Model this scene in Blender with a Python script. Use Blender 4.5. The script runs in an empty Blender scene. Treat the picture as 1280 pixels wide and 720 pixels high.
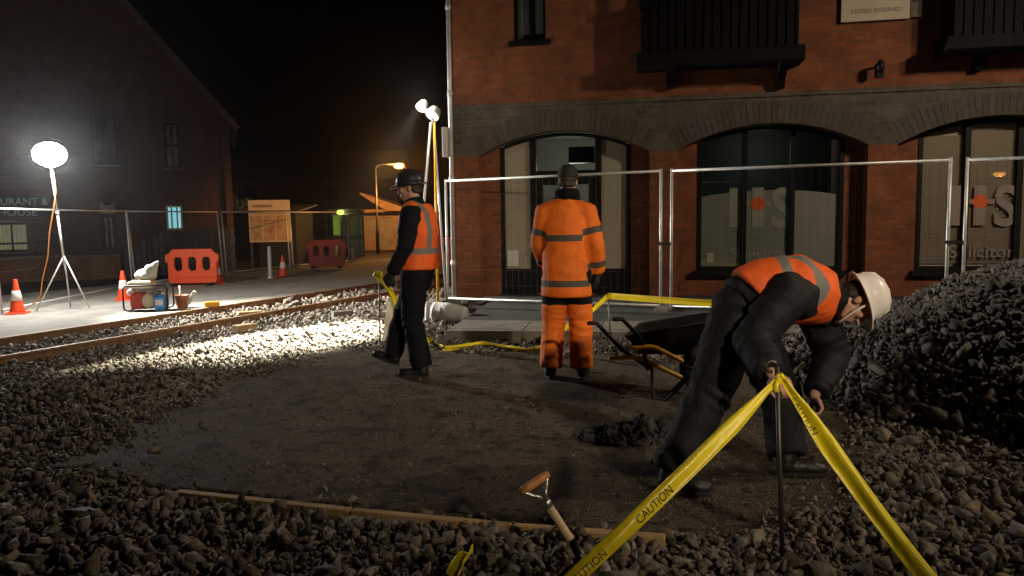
import bpy, bmesh, math, random
import numpy as np
from mathutils import Vector, Matrix, noise

random.seed(7)
RNG = np.random.default_rng(11)
PI = math.pi
V = Vector
sc = bpy.context.scene
COL = sc.collection

# ------------------------------------------------------------------ camera
CAM_Z, FPX, PITCH, ROLL = 1.4, 960.0, math.radians(5.24), math.radians(-0.8)
CR = Matrix.Rotation(PI / 2 - PITCH, 3, 'X') @ Matrix.Rotation(ROLL, 3, 'Z')
CO = V((0, 0, CAM_Z))
cd = bpy.data.cameras.new('camera')
cam = bpy.data.objects.new('camera', cd)
COL.objects.link(cam)
cam.matrix_world = Matrix.Translation(CO) @ CR.to_4x4()
cd.sensor_width, cd.lens, cd.clip_end, cd.clip_start = 36.0, 27.0, 500.0, 0.05
sc.camera = cam


def ray(px, py):
    return CR @ V(((px - 640) / FPX, (360 - py) / FPX, -1))


def at_y(px, py, y):
    d = ray(px, py)
    return CO + d * (y / d.y)


def at_z(px, py, z):
    d = ray(px, py)
    return CO + d * ((z - CAM_Z) / d.z)


# ------------------------------------------------------------------ helpers
def link(o, parent=None):
    COL.objects.link(o)
    if parent is not None:
        o.parent = parent
    return o


def tag(o, label=None, cat=None, group=None, kind=None):
    if label:
        o['label'] = label
    if cat:
        o['category'] = cat
    if group:
        o['group'] = group
    if kind:
        o['kind'] = kind
    return o


def thing(name, label, cat, loc=(0, 0, 0), rz=0, group=None):
    o = bpy.data.objects.new(name, None)
    o.empty_display_size = 0.2
    o.location = loc
    o.rotation_euler = (0, 0, rz)
    link(o)
    return tag(o, label, cat, group)


def mesh_obj(name, me, mats, parent=None):
    if not isinstance(mats, (list, tuple)):
        mats = [mats]
    me.materials.clear()
    for m in mats:
        me.materials.append(m)
    me.name = name
    return link(bpy.data.objects.new(name, me), parent)


class MB:
    """collects boxes, tubes, rings; build() links them as one mesh object"""

    def __init__(s):
        s.v, s.f, s.m, s.cur, s.sm, s.smooth = [], [], [], 0, [], False

    def face(s, pts):
        n = len(s.v)
        s.v += [tuple(p) for p in pts]
        s.f.append(tuple(range(n, n + len(pts))))
        s.m.append(s.cur)
        s.sm.append(s.smooth)

    def raw(s, verts, faces, mat=None):
        n = len(s.v)
        s.v += [tuple(p) for p in verts]
        for f in faces:
            s.f.append(tuple(i + n for i in f))
            s.m.append(s.cur)
            s.sm.append(s.smooth)

    def box(s, a, b, M=None, taper=1.0):
        (x0, y0, z0), (x1, y1, z1) = a, b
        cx, cy = (x0 + x1) / 2, (y0 + y1) / 2
        t = lambda x, y, z: V((cx + (x - cx) * taper, cy + (y - cy) * taper, z))
        p = [V((x0, y0, z0)), V((x1, y0, z0)), V((x1, y1, z0)), V((x0, y1, z0)),
             t(x0, y0, z1), t(x1, y0, z1), t(x1, y1, z1), t(x0, y1, z1)]
        if M is not None:
            p = [M @ q for q in p]
        s.raw(p, [(0, 3, 2, 1), (4, 5, 6, 7), (0, 1, 5, 4), (1, 2, 6, 5), (2, 3, 7, 6), (3, 0, 4, 7)])

    def bar(s, a, b, w, h=None, up=(0, 0, 1)):
        """box beam from a to b with section w x h"""
        a, b = V(a), V(b)
        h = w if h is None else h
        d = (b - a).normalized()
        u = V(up)
        if abs(d.dot(u)) > 0.98:
            u = V((0, 1, 0))
        r = d.cross(u).normalized()
        u = r.cross(d)
        r, u = r * w / 2, u * h / 2
        p = [a - r - u, a + r - u, a + r + u, a - r + u, b - r - u, b + r - u, b + r + u, b - r + u]
        s.raw(p, [(0, 3, 2, 1), (4, 5, 6, 7), (0, 1, 5, 4), (1, 2, 6, 5), (2, 3, 7, 6), (3, 0, 4, 7)])

    def tube(s, pts, r, n=10, caps=True, lat=None):
        """tube through pts; r a number or list of radii or of (lateral, depth) pairs"""
        pts = [V(p) for p in pts]
        k = len(pts)
        rr = r if isinstance(r, (list, tuple)) else [r] * k
        rr = [q if isinstance(q, (list, tuple)) else (q, q) for q in rr]
        base = len(s.v)
        prev = None
        rings = []
        for i, p in enumerate(pts):
            t = (pts[min(i + 1, k - 1)] - pts[max(i - 1, 0)]).normalized()
            if lat is not None:
                x = V(lat)
                x = (x - t * x.dot(t)).normalized()
            elif prev is None:
                x = t.cross(V((0, 0, 1)))
                if x.length < 1e-3:
                    x = V((1, 0, 0))
                x.normalize()
            else:
                x = (prev - t * prev.dot(t)).normalized()
            prev = x
            y = t.cross(x)
            rings.append((p, x, y, t, rr[i]))
        out = []
        if caps == 'round':
            p, x, y, t, q = rings[0]
            for a in (0.35, 0.75):
                out.append((p - t * min(q) * math.cos(a * PI / 2), x, y, (q[0] * math.sin(a * PI / 2), q[1] * math.sin(a * PI / 2))))
        for p, x, y, t, q in rings:
            out.append((p, x, y, q))
        if caps == 'round':
            p, x, y, t, q = rings[-1]
            for a in (0.75, 0.35):
                out.append((p + t * min(q) * math.cos(a * PI / 2), x, y, (q[0] * math.sin(a * PI / 2), q[1] * math.sin(a * PI / 2))))
        vs, fs = [], []
        for p, x, y, q in out:
            for j in range(n):
                a = 2 * PI * j / n
                vs.append(p + x * q[0] * math.cos(a) + y * q[1] * math.sin(a))
        m = len(out)
        for i in range(m - 1):
            for j in range(n):
                a, b = i * n + j, i * n + (j + 1) % n
                fs.append((a, b, b + n, a + n))
        if caps:
            fs.append(tuple(reversed(range(n))))
            fs.append(tuple(range((m - 1) * n, m * n)))
        sm = s.smooth
        s.smooth = True
        s.raw(vs, fs)
        s.smooth = sm

    def ball(s, c, r, M=None, nu=14, nv=9):
        """ellipsoid; r = (a, b, c) along the axes of M"""
        if not isinstance(r, (list, tuple)):
            r = (r, r, r)
        M = M or Matrix.Identity(3)
        vs, fs = [], []
        for i in range(nv + 1):
            th = PI * i / nv
            st = max(math.sin(th), 0.02)
            for j in range(nu):
                a = 2 * PI * j / nu
                vs.append(V(c) + M @ V((r[0] * st * math.cos(a), r[1] * st * math.sin(a), r[2] * math.cos(th))))
        for i in range(nv):
            for j in range(nu):
                a, b = i * nu + j, i * nu + (j + 1) % nu
                fs.append((a, a + nu, b + nu, b))
        fs.append(tuple(range(nu)))
        fs.append(tuple(reversed(range(nv * nu, (nv + 1) * nu))))
        sm = s.smooth
        s.smooth = True
        s.raw(vs, fs)
        s.smooth = sm

    def lathe(s, prof, c=(0, 0, 0), n=20, M=None):
        """prof: (radius, z) pairs"""
        vs, fs = [], []
        M = M or Matrix.Identity(3)
        for r, z in prof:
            for j in range(n):
                a = 2 * PI * j / n
                vs.append(V(c) + M @ V((r * math.cos(a), r * math.sin(a), z)))
        for i in range(len(prof) - 1):
            for j in range(n):
                a, b = i * n + j, i * n + (j + 1) % n
                fs.append((a, b, b + n, a + n))
        fs.append(tuple(reversed(range(n))))
        fs.append(tuple(range((len(prof) - 1) * n, len(prof) * n)))
        sm = s.smooth
        s.smooth = True
        s.raw(vs, fs)
        s.smooth = sm

    def mesh(s, name='m'):
        me = bpy.data.meshes.new(name)
        me.from_pydata(s.v, [], s.f)
        me.polygons.foreach_set('material_index', s.m)
        me.polygons.foreach_set('use_smooth', s.sm)
        me.update()
        return me

    def build(s, name, mats, parent=None, bevel=0):
        me = s.mesh(name)
        if bevel:
            bm = bmesh.new()
            bm.from_mesh(me)
            bmesh.ops.remove_doubles(bm, verts=bm.verts, dist=1e-5)
            es = [e for e in bm.edges if len(e.link_faces) == 2 and e.calc_face_angle(0) > 0.6]
            bmesh.ops.bevel(bm, geom=es, offset=bevel, segments=2, affect='EDGES', profile=0.5, clamp_overlap=True)
            bm.to_mesh(me)
            bm.free()
        return mesh_obj(name, me, mats, parent)


def evaluated(ob):
    link(ob)
    dg = bpy.context.evaluated_depsgraph_get()
    dg.update()
    me = bpy.data.meshes.new_from_object(ob.evaluated_get(dg))
    d = ob.data
    bpy.data.objects.remove(ob)
    return me


def remeshed(mb, voxel, smooth=4, fac=0.5):
    """one continuous skin grown over everything collected in mb"""
    ob = bpy.data.objects.new('tmp', mb.mesh())
    r = ob.modifiers.new('r', 'REMESH')
    r.mode, r.voxel_size = 'VOXEL', voxel
    r.use_smooth_shade = True
    if smooth:
        k = ob.modifiers.new('s', 'SMOOTH')
        k.iterations, k.factor = smooth, fac
    return evaluated(ob)


def text_mesh(body, size, align='LEFT', extrude=0.0015, bold=0.0):
    cu = bpy.data.curves.new('t', 'FONT')
    cu.body, cu.size, cu.align_x, cu.extrude = body, size, align, extrude
    cu.resolution_u = 4
    cu.offset = bold
    return evaluated(bpy.data.objects.new('tmp', cu))


def plate_mesh(loops, thick, bevel=0.0):
    """flat plate in the xz plane with holes, thickness along y"""
    cu = bpy.data.curves.new('p', 'CURVE')
    cu.dimensions, cu.fill_mode = '2D', 'BOTH'
    cu.extrude, cu.bevel_depth, cu.bevel_resolution = thick / 2 - bevel, bevel, 1
    for lp in loops:
        sp = cu.splines.new('POLY')
        sp.points.add(len(lp) - 1)
        for p, q in zip(sp.points, lp):
            p.co = (q[0], q[1], 0, 1)
        sp.use_cyclic_u = True
    me = evaluated(bpy.data.objects.new('tmp', cu))
    me.transform(Matrix.Rotation(PI / 2, 4, 'X'))
    return me


def rrect(x0, z0, x1, z1, r, n=5):
    out = []
    for cx, cz, a0 in ((x1 - r, z0 + r, -PI / 2), (x1 - r, z1 - r, 0), (x0 + r, z1 - r, PI / 2), (x0 + r, z0 + r, PI)):
        for i in range(n + 1):
            a = a0 + PI / 2 * i / n
            out.append((cx + r * math.cos(a), cz + r * math.sin(a)))
    return out


def dup(root, loc, rz=None, label=None):
    r = root.copy()
    COL.objects.link(r)
    r.location = loc
    if rz is not None:
        r.rotation_euler = (0, 0, rz)
    if label:
        r['label'] = label
    for ch in list(root.children):
        c = ch.copy()
        COL.objects.link(c)
        c.parent = r
        for g in list(ch.children):
            d = g.copy()
            COL.objects.link(d)
            d.parent = c
    return r


# ------------------------------------------------------------------ materials
def mat(name, col, rough=0.7, metal=0.0, var=0.25, vscale=3.0, bump=0.0, bscale=40.0, spec=0.5, col2=None, island=0.0, trans=0.0, sheen=0.0, rvar=0.15):
    m = bpy.data.materials.new(name)
    m.use_nodes = True
    nt = m.node_tree
    N, L = nt.nodes, nt.links
    b = N['Principled BSDF']
    b.inputs['Roughness'].default_value = rough
    b.inputs['Metallic'].default_value = metal
    b.inputs['Specular IOR Level'].default_value = spec
    if sheen:
        b.inputs['Sheen Weight'].default_value = sheen
    tc = N.new('ShaderNodeTexCoord')
    nz = N.new('ShaderNodeTexNoise')
    nz.inputs['Scale'].default_value = vscale
    nz.inputs['Detail'].default_value = 6
    nz.inputs['Roughness'].default_value = 0.65
    L.new(tc.outputs['Object'], nz.inputs['Vector'])
    mix = N.new('ShaderNodeMix')
    mix.data_type = 'RGBA'
    a = [c * (1 - var) for c in col]
    c2 = col2 or [min(1, c * (1 + var)) for c in col]
    mix.inputs['A'].default_value = (*a, 1)
    mix.inputs['B'].default_value = (*c2, 1)
    rmp = N.new('ShaderNodeMapRange')
    rmp.inputs['From Min'].default_value = 0.3
    rmp.inputs['From Max'].default_value = 0.7
    L.new(nz.outputs['Fac'], rmp.inputs['Value'])
    L.new(rmp.outputs['Result'], mix.inputs['Factor'])
    out = mix.outputs['Result']
    if island:
        g = N.new('ShaderNodeNewGeometry')
        hsv = N.new('ShaderNodeHueSaturation')
        mr = N.new('ShaderNodeMapRange')
        mr.inputs['To Min'].default_value = 1 - island
        mr.inputs['To Max'].default_value = 1 + island
        L.new(g.outputs['Random Per Island'], mr.inputs['Value'])
        L.new(mr.outputs['Result'], hsv.inputs['Value'])
        ms = N.new('ShaderNodeMath')
        ms.operation = 'MULTIPLY'
        ms.inputs[1].default_value = 7.31
        fr = N.new('ShaderNodeMath')
        fr.operation = 'FRACT'
        L.new(g.outputs['Random Per Island'], ms.inputs[0])
        L.new(ms.outputs[0], fr.inputs[0])
        sr = N.new('ShaderNodeMapRange')
        sr.inputs['To Min'].default_value = .35
        sr.inputs['To Max'].default_value = 1.25
        L.new(fr.outputs[0], sr.inputs['Value'])
        L.new(sr.outputs['Result'], hsv.inputs['Saturation'])
        L.new(out, hsv.inputs['Color'])
        out = hsv.outputs['Color']
    L.new(out, b.inputs['Base Color'])
    if rvar:
        rr = N.new('ShaderNodeMapRange')
        rr.inputs['To Min'].default_value = max(0.02, rough - rvar)
        rr.inputs['To Max'].default_value = min(1, rough + rvar)
        L.new(nz.outputs['Fac'], rr.inputs['Value'])
        L.new(rr.outputs['Result'], b.inputs['Roughness'])
    if bump:
        bn = N.new('ShaderNodeTexNoise')
        bn.inputs['Scale'].default_value = bscale
        bn.inputs['Detail'].default_value = 5
        L.new(tc.outputs['Object'], bn.inputs['Vector'])
        bp = N.new('ShaderNodeBump')
        bp.inputs['Strength'].default_value = bump
        bp.inputs['Distance'].default_value = 0.02
        L.new(bn.outputs['Fac'], bp.inputs['Height'])
        L.new(bp.outputs['Normal'], b.inputs['Normal'])
    return m


def brick_mat(name, c1, c2, mortar, soldier=False, bw=0.225, rh=0.075):
    m = bpy.data.materials.new(name)
    m.use_nodes = True
    N, L = m.node_tree.nodes, m.node_tree.links
    b = N['Principled BSDF']
    b.inputs['Roughness'].default_value = 0.85
    tc = N.new('ShaderNodeTexCoord')
    sp = N.new('ShaderNodeSeparateXYZ')
    ad = N.new('ShaderNodeMath')
    cb = N.new('ShaderNodeCombineXYZ')
    L.new(tc.outputs['Object'], sp.inputs[0])
    L.new(sp.outputs['X'], ad.inputs[0])
    L.new(sp.outputs['Y'], ad.inputs[1])
    L.new(ad.outputs[0], cb.inputs['X'])
    L.new(sp.outputs['Z'], cb.inputs['Y'])
    br = N.new('ShaderNodeTexBrick')
    br.inputs['Scale'].default_value = 1
    br.inputs['Brick Width'].default_value = bw
    br.inputs['Row Height'].default_value = rh
    br.inputs['Mortar Size'].default_value = 0.006
    br.inputs['Mortar Smooth'].default_value = 0.3
    br.inputs['Bias'].default_value = 0.0
    br.inputs['Color1'].default_value = (*c1, 1)
    br.inputs['Color2'].default_value = (*c2, 1)
    br.inputs['Mortar'].default_value = (*mortar, 1)
    L.new(cb.outputs[0], br.inputs['Vector'])
    nz = N.new('ShaderNodeTexNoise')
    nz.inputs['Scale'].default_value = 2.2
    nz.inputs['Detail'].default_value = 8
    nz.inputs['Roughness'].default_value = 0.7
    L.new(tc.outputs['Object'], nz.inputs['Vector'])
    mr = N.new('ShaderNodeMapRange')
    mr.inputs['From Min'].default_value = 0.3
    mr.inputs['From Max'].default_value = 0.7
    mr.inputs['To Min'].default_value = 0.55
    mr.inputs['To Max'].default_value = 1.3
    L.new(nz.outputs['Fac'], mr.inputs['Value'])
    mx = N.new('ShaderNodeMix')
    mx.data_type = 'RGBA'
    mx.blend_type = 'MULTIPLY'
    mx.inputs['Factor'].default_value = 1
    L.new(br.outputs['Color'], mx.inputs['A'])
    L.new(mr.outputs['Result'], mx.inputs['B'])
    L.new(mx.outputs['Result'], b.inputs['Base Color'])
    bp = N.new('ShaderNodeBump')
    bp.invert = True
    bp.inputs['Strength'].default_value = 0.7
    bp.inputs['Distance'].default_value = 0.01
    L.new(br.outputs['Fac'], bp.inputs['Height'])
    b2 = N.new('ShaderNodeBump')
    b2.inputs['Strength'].default_value = 0.25
    b2.inputs['Distance'].default_value = 0.01
    n2 = N.new('ShaderNodeTexNoise')
    n2.inputs['Scale'].default_value = 60
    L.new(tc.outputs['Object'], n2.inputs['Vector'])
    L.new(n2.outputs['Fac'], b2.inputs['Height'])
    L.new(bp.outputs['Normal'], b2.inputs['Normal'])
    L.new(b2.outputs['Normal'], b.inputs['Normal'])
    return m


def emit(name, col, strength):
    m = bpy.data.materials.new(name)
    m.use_nodes = True
    b = m.node_tree.nodes['Principled BSDF']
    b.inputs['Base Color'].default_value = (*[min(1, c) for c in col], 1)
    b.inputs['Emission Color'].default_value = (*col, 1)
    b.inputs['Emission Strength'].default_value = strength
    return m


def glass_mat(name, tint=(0.9, 0.95, 0.92), refl=1.0):
    m = bpy.data.materials.new(name)
    m.use_nodes = True
    N, L = m.node_tree.nodes, m.node_tree.links
    N.remove(N['Principled BSDF'])
    o = N['Material Output']
    tr = N.new('ShaderNodeBsdfTransparent')
    tr.inputs[0].default_value = (*tint, 1)
    gl = N.new('ShaderNodeBsdfGlossy')
    gl.inputs['Roughness'].default_value = 0.02
    lw = N.new('ShaderNodeLayerWeight')
    lw.inputs['Blend'].default_value = 0.5
    pw = N.new('ShaderNodeMath')
    pw.operation = 'POWER'
    pw.inputs[1].default_value = 4.0
    fr = N.new('ShaderNodeMapRange')
    fr.inputs['To Min'].default_value = 0.05
    fr.inputs['To Max'].default_value = 0.95
    mx = N.new('ShaderNodeMixShader')
    L.new(lw.outputs['Facing'], pw.inputs[0])
    L.new(pw.outputs[0], fr.inputs['Value'])
    L.new(fr.outputs[0], mx.inputs[0])
    L.new(tr.outputs[0], mx.inputs[1])
    L.new(gl.outputs[0], mx.inputs[2])
    L.new(mx.outputs[0], o.inputs[0])
    return m


def band_mat(name, col, band_col, half=0.026, rough=0.7, sheen=0.2):
    """fabric with reflective bands where the mesh attribute 'band' is near zero"""
    m = mat(name, col, rough=rough, var=0.32, vscale=4.5, col2=[min(1, c * 1.02) for c in col], bump=0.3, bscale=120, sheen=0)
    N, L = m.node_tree.nodes, m.node_tree.links
    b = N['Principled BSDF']
    src = b.inputs['Base Color'].links[0].from_socket
    at = N.new('ShaderNodeAttribute')
    at.attribute_name = 'band'
    lt = N.new('ShaderNodeMath')
    lt.operation = 'LESS_THAN'
    lt.inputs[1].default_value = half
    L.new(at.outputs['Fac'], lt.inputs[0])
    mx = N.new('ShaderNodeMix')
    mx.data_type = 'RGBA'
    mx.inputs['B'].default_value = (*band_col, 1)
    L.new(lt.outputs[0], mx.inputs['Factor'])
    L.new(src, mx.inputs['A'])
    L.new(mx.outputs['Result'], b.inputs['Base Color'])
    return m


M = {}
M['asphalt'] = mat('asphalt', (0.035, 0.033, 0.032), 0.8, var=0.35, vscale=2.5, bump=0.5, bscale=180)
M['soil'] = mat('soil', (0.05, 0.042, 0.035), 0.95, var=0.5, vscale=9, bump=1.0, bscale=45)
M['floor'] = mat('tarmac', (0.066, 0.051, 0.034), 0.9, var=0.6, vscale=2.6, bump=1.0, bscale=75, rvar=0.1, spec=0.25)
M['concrete'] = mat('concrete', (0.30, 0.285, 0.25), 0.85, var=0.3, vscale=2.2, bump=0.35, bscale=60)
M['kerbstone'] = mat('kerbstone', (0.17, 0.152, 0.122), 0.85, var=0.4, vscale=4, bump=0.35, bscale=70)
M['stone'] = mat('ballast_stone', (0.178, 0.145, 0.106), 0.78, var=0.4, vscale=22, bump=0.6, bscale=70, island=0.65)
M['stone_heap'] = mat('heap_stone', (0.10, 0.086, 0.07), 0.8, var=0.35, vscale=14, bump=0.5, bscale=60, island=0.6)
M['rubble'] = mat('rubble', (0.085, 0.068, 0.05), 0.9, var=0.4, vscale=10, bump=0.6, bscale=50, island=0.5)
M['dark_rubble'] = mat('dark_lump', (0.03, 0.027, 0.025), 0.85, var=0.4, vscale=12, bump=0.7, bscale=60, island=0.4)
M['timber'] = mat('timber', (0.42, 0.29, 0.13), 0.75, var=0.4, vscale=6, bump=0.4, bscale=40)
M['rail'] = mat('rusty_rail', (0.28, 0.17, 0.09), 0.6, metal=0.35, var=0.4, vscale=9, bump=0.3, bscale=60)
M['railtop'] = mat('worn_rail_head', (0.45, 0.33, 0.22), 0.38, metal=0.85, var=0.2, vscale=12)
M['sleeper'] = mat('sleeper', (0.16, 0.145, 0.125), 0.9, var=0.3, vscale=5, bump=0.5, bscale=30)
M['galv'] = mat('galvanised_steel', (0.62, 0.62, 0.60), 0.45, metal=0.35, var=0.2, vscale=12)
M['galv_dull'] = mat('dull_galvanised_wire', (0.09, 0.09, 0.085), 0.6, metal=0.5, var=0.2, vscale=12)
M['brick'] = brick_mat('orange_brick', (0.30, 0.085, 0.028), (0.215, 0.06, 0.022), (0.15, 0.115, 0.085))
M['greybrick'] = brick_mat('grey_brick', (0.13, 0.105, 0.08), (0.085, 0.07, 0.055), (0.17, 0.145, 0.11))
M['voussoir'] = mat('voussoir_brick', (0.092, 0.074, 0.057), 0.85, var=0.3, vscale=9, bump=0.4, bscale=50, island=0.13)
M['housebrick'] = brick_mat('dark_house_brick', (0.115, 0.05, 0.04), (0.085, 0.042, 0.034), (0.12, 0.10, 0.09))
M['yardbrick'] = brick_mat('yard_wall_brick', (0.30, 0.13, 0.06), (0.22, 0.095, 0.05), (0.17, 0.13, 0.1))
M['slate'] = mat('slate', (0.05, 0.052, 0.06), 0.6, var=0.3, vscale=5, bump=0.5, bscale=20)
M['blackpaint'] = mat('black_paint', (0.007, 0.007, 0.007), 0.5, var=0.2, spec=0.2)
M['blacktimber'] = mat('black_timber', (0.006, 0.005, 0.005), 0.7, var=0.35, spec=0.15, vscale=8, bump=0.3, bscale=30)
M['glass'] = glass_mat('window_glass')
M['film'] = mat('frosted_film', (0.22, 0.215, 0.19), 0.6, var=0.12, vscale=1.2)
M['filmletter'] = mat('film_letter', (0.33, 0.32, 0.28), 0.6, var=0.05)
M['filmorange'] = mat('orange_mark', (0.75, 0.12, 0.02), 0.5, var=0.05)
M['blind'] = mat('beige_blind', (0.60, 0.47, 0.39), 0.7, var=0.08, vscale=1.2)
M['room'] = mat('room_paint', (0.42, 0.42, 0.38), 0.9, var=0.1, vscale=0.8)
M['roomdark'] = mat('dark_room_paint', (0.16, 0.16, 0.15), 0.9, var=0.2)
M['white'] = mat('white_paint', (0.72, 0.71, 0.68), 0.55, var=0.1, vscale=4)
M['cream'] = mat('cream_board', (0.62, 0.54, 0.40), 0.6, var=0.08, vscale=3)
M['grey_letter'] = mat('grey_letter', (0.27, 0.225, 0.185), 0.6, var=0.05)
M['orangeplastic'] = mat('orange_plastic', (0.86, 0.075, 0.015), 0.5, var=0.1, vscale=6)
M['redplastic'] = mat('red_barrier_plastic', (1.0, 0.10, 0.02), 0.45, var=0.12, vscale=4)
M['conewhite'] = mat('cone_sleeve', (0.78, 0.77, 0.74), 0.45, var=0.12, vscale=8)
M['rubber'] = mat('rubber', (0.02, 0.02, 0.02), 0.8, var=0.3, bump=0.3)
M['yellow'] = mat('yellow_tape', (0.92, 0.76, 0.02), 0.33, var=0.12, vscale=5, bump=0.15, bscale=30)
M['ink'] = mat('black_print', (0.015, 0.013, 0.01), 0.5, var=0.05)
M['steel'] = mat('dark_steel', (0.10, 0.095, 0.09), 0.45, metal=0.8, var=0.3, vscale=12)
M['brightsteel'] = mat('bright_steel', (0.5, 0.5, 0.48), 0.3, metal=0.9, var=0.2, vscale=12)
M['barrowyellow'] = mat('yellow_tube_paint', (0.95, 0.46, 0.015), 0.4, var=0.15, vscale=14)
M['ashwood'] = mat('pale_wood_shaft', (0.78, 0.58, 0.38), 0.55, var=0.25, vscale=14)
M['brownwood'] = mat('brown_wood_grip', (0.42, 0.19, 0.06), 0.5, var=0.25, vscale=18)
M['skin'] = mat('skin', (0.46, 0.26, 0.18), 0.55, var=0.12, vscale=14)
M['navy'] = mat('navy_cloth', (0.007, 0.008, 0.012), 0.85, spec=0.15, var=0.3, vscale=6, bump=0.3, bscale=90)
M['blackcloth'] = mat('black_cloth', (0.012, 0.012, 0.013), 0.8, var=0.3, vscale=6, bump=0.3, bscale=90)
M['wetcloth'] = mat('dark_waterproof_cloth', (0.007, 0.008, 0.010), 0.72, var=0.3, spec=0.3, vscale=5, bump=0.3, bscale=90)
M['leather'] = mat('black_leather', (0.014, 0.013, 0.012), 0.45, var=0.3, vscale=12, bump=0.3, bscale=50)
M['hair'] = mat('dark_hair', (0.03, 0.02, 0.014), 0.7, var=0.3, vscale=40)
M['helmetwhite'] = mat('white_helmet_plastic', (0.84, 0.81, 0.77), 0.32, var=0.06, vscale=6)
M['helmetblue'] = mat('dark_helmet_plastic', (0.02, 0.022, 0.03), 0.32, var=0.1)
M['eye'] = mat('eye', (0.5, 0.48, 0.45), 0.2, var=0.05)
M['vest'] = band_mat('orange_vest', (1.0, 0.15, 0.018), (0.19, 0.18, 0.165))
M['coat'] = band_mat('orange_coat', (1.0, 0.20, 0.010), (0.075, 0.068, 0.05), half=0.027)
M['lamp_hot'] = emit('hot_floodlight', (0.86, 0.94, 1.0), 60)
M['lamp_warm'] = emit('warm_floodlight', (1.0, 0.95, 0.8), 4)
M['sodium'] = emit('sodium_lamp', (1.0, 0.36, 0.09), 2.4)
M['brightsodium'] = emit('bright_sodium_lamp', (1.0, 0.40, 0.08), 16)
M['whitelamp'] = emit('white_lamp', (0.9, 0.95, 1.0), 5)
M['greenlamp'] = emit('yellow_green_lamp', (0.75, 1.0, 0.12), 3)
M['foliage'] = mat('foliage', (0.05, 0.07, 0.04), 0.7, var=0.4, vscale=6, island=0.4)
M['bark'] = mat('bark', (0.07, 0.055, 0.04), 0.9, var=0.3, bump=0.5)

# pale aggregate and tar blotches in the tarmac
_m = M['floor']
_N, _L = _m.node_tree.nodes, _m.node_tree.links
_b = _N['Principled BSDF']
_src = _b.inputs['Base Color'].links[0].from_socket
_tc = [n for n in _N if n.type == 'TEX_COORD'][0]
for _sc, _lo, _hi, _col in ((70, .57, .64, (0.17, 0.145, 0.105)), (150, .58, .66, (0.25, 0.22, 0.17)), (4.5, .52, .68, (0.026, 0.021, 0.016)), (13, .58, .66, (0.024, 0.02, 0.016))):
    _n = _N.new('ShaderNodeTexNoise')
    _n.inputs['Scale'].default_value = _sc
    _n.inputs['Detail'].default_value = 3
    _L.new(_tc.outputs['Object'], _n.inputs['Vector'])
    _r = _N.new('ShaderNodeMapRange')
    _r.inputs['From Min'].default_value, _r.inputs['From Max'].default_value = _lo, _hi
    _L.new(_n.outputs['Fac'], _r.inputs['Value'])
    _x = _N.new('ShaderNodeMix')
    _x.data_type = 'RGBA'
    _x.inputs['B'].default_value = (*_col, 1)
    _L.new(_r.outputs['Result'], _x.inputs['Factor'])
    _L.new(_src, _x.inputs['A'])
    _src = _x.outputs['Result']
_L.new(_src, _b.inputs['Base Color'])


# ------------------------------------------------------------------ world, render settings
w = bpy.data.worlds.new('World')
sc.world = w
w.use_nodes = True
nt = w.node_tree
sky = nt.nodes.new('ShaderNodeTexSky')
sky.sky_type = 'NISHITA'
sky.sun_disc = False
sky.sun_elevation = math.radians(-9)
sky.sun_rotation = math.radians(200)
nt.links.new(sky.outputs[0], nt.nodes['Background'].inputs[0])
nt.nodes['Background'].inputs[1].default_value = 0.01
sc.view_settings.view_transform = 'Standard'
sc.view_settings.look = 'None'
sc.view_settings.exposure = -0.05
sc.view_settings.gamma = 1
sc.view_settings.use_curve_mapping = False
cy = sc.cycles
cy.use_denoising = True
cy.max_bounces = 6
cy.diffuse_bounces = 3
cy.glossy_bounces = 3
cy.transmission_bounces = 4
cy.transparent_max_bounces = 12
cy.caustics_reflective = False
cy.caustics_refractive = False
cy.sample_clamp_indirect = 3.0


def lamp(kind, name, loc, target, energy, col, parent=None, size=0.1, spot=60, blend=0.6):
    ld = bpy.data.lights.new(name, kind)
    ld.energy, ld.color = energy, col
    ld.shadow_soft_size = size
    if kind == 'SPOT':
        ld.spot_size, ld.spot_blend = math.radians(spot), blend
    o = bpy.data.objects.new(name, ld)
    link(o)
    o.location = loc
    if target is not None:
        o.rotation_euler = (V(target) - V(loc)).to_track_quat('-Z', 'Y').to_euler()
    if parent is not None:
        bpy.context.view_layer.update()
        o.parent = parent
        o.matrix_parent_inverse = parent.matrix_world.inverted()
    return o
# ------------------------------------------------------------------ terrain
RZ = -0.14                                  # rail head height
pa, pb = at_z(0, 445, RZ), at_z(480, 365, RZ)
P0 = np.array([pa.x, pa.y])
TD = np.array([pb.x - pa.x, pb.y - pa.y])
TD /= np.linalg.norm(TD)
TN = np.array([-TD[1], TD[0]])              # to the left of the track
GAUGE = 1.5


def sstep(a, b, x):
    t = np.clip((x - a) / (b - a), 0, 1)
    return t * t * (3 - 2 * t)


def side(x, y):
    return (x - P0[0]) * TN[0] + (y - P0[1]) * TN[1]


def along(x, y):
    return (x - P0[0]) * TD[0] + (y - P0[1]) * TD[1]


def gz(x, y):
    x, y = np.asarray(x, float), np.asarray(y, float)
    s = side(x, y)
    z = -0.02 - 0.21 * sstep(-3.0, -0.9, s) - 0.07 * sstep(1.7, 6.0, s)
    far = sstep(13, 19, y)
    return z * (1 - far) + np.minimum(z, -0.25) * far


def tw(s, t, z=0.0):
    p = P0 + TD * t + TN * s
    return V((p[0], p[1], z))


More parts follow.
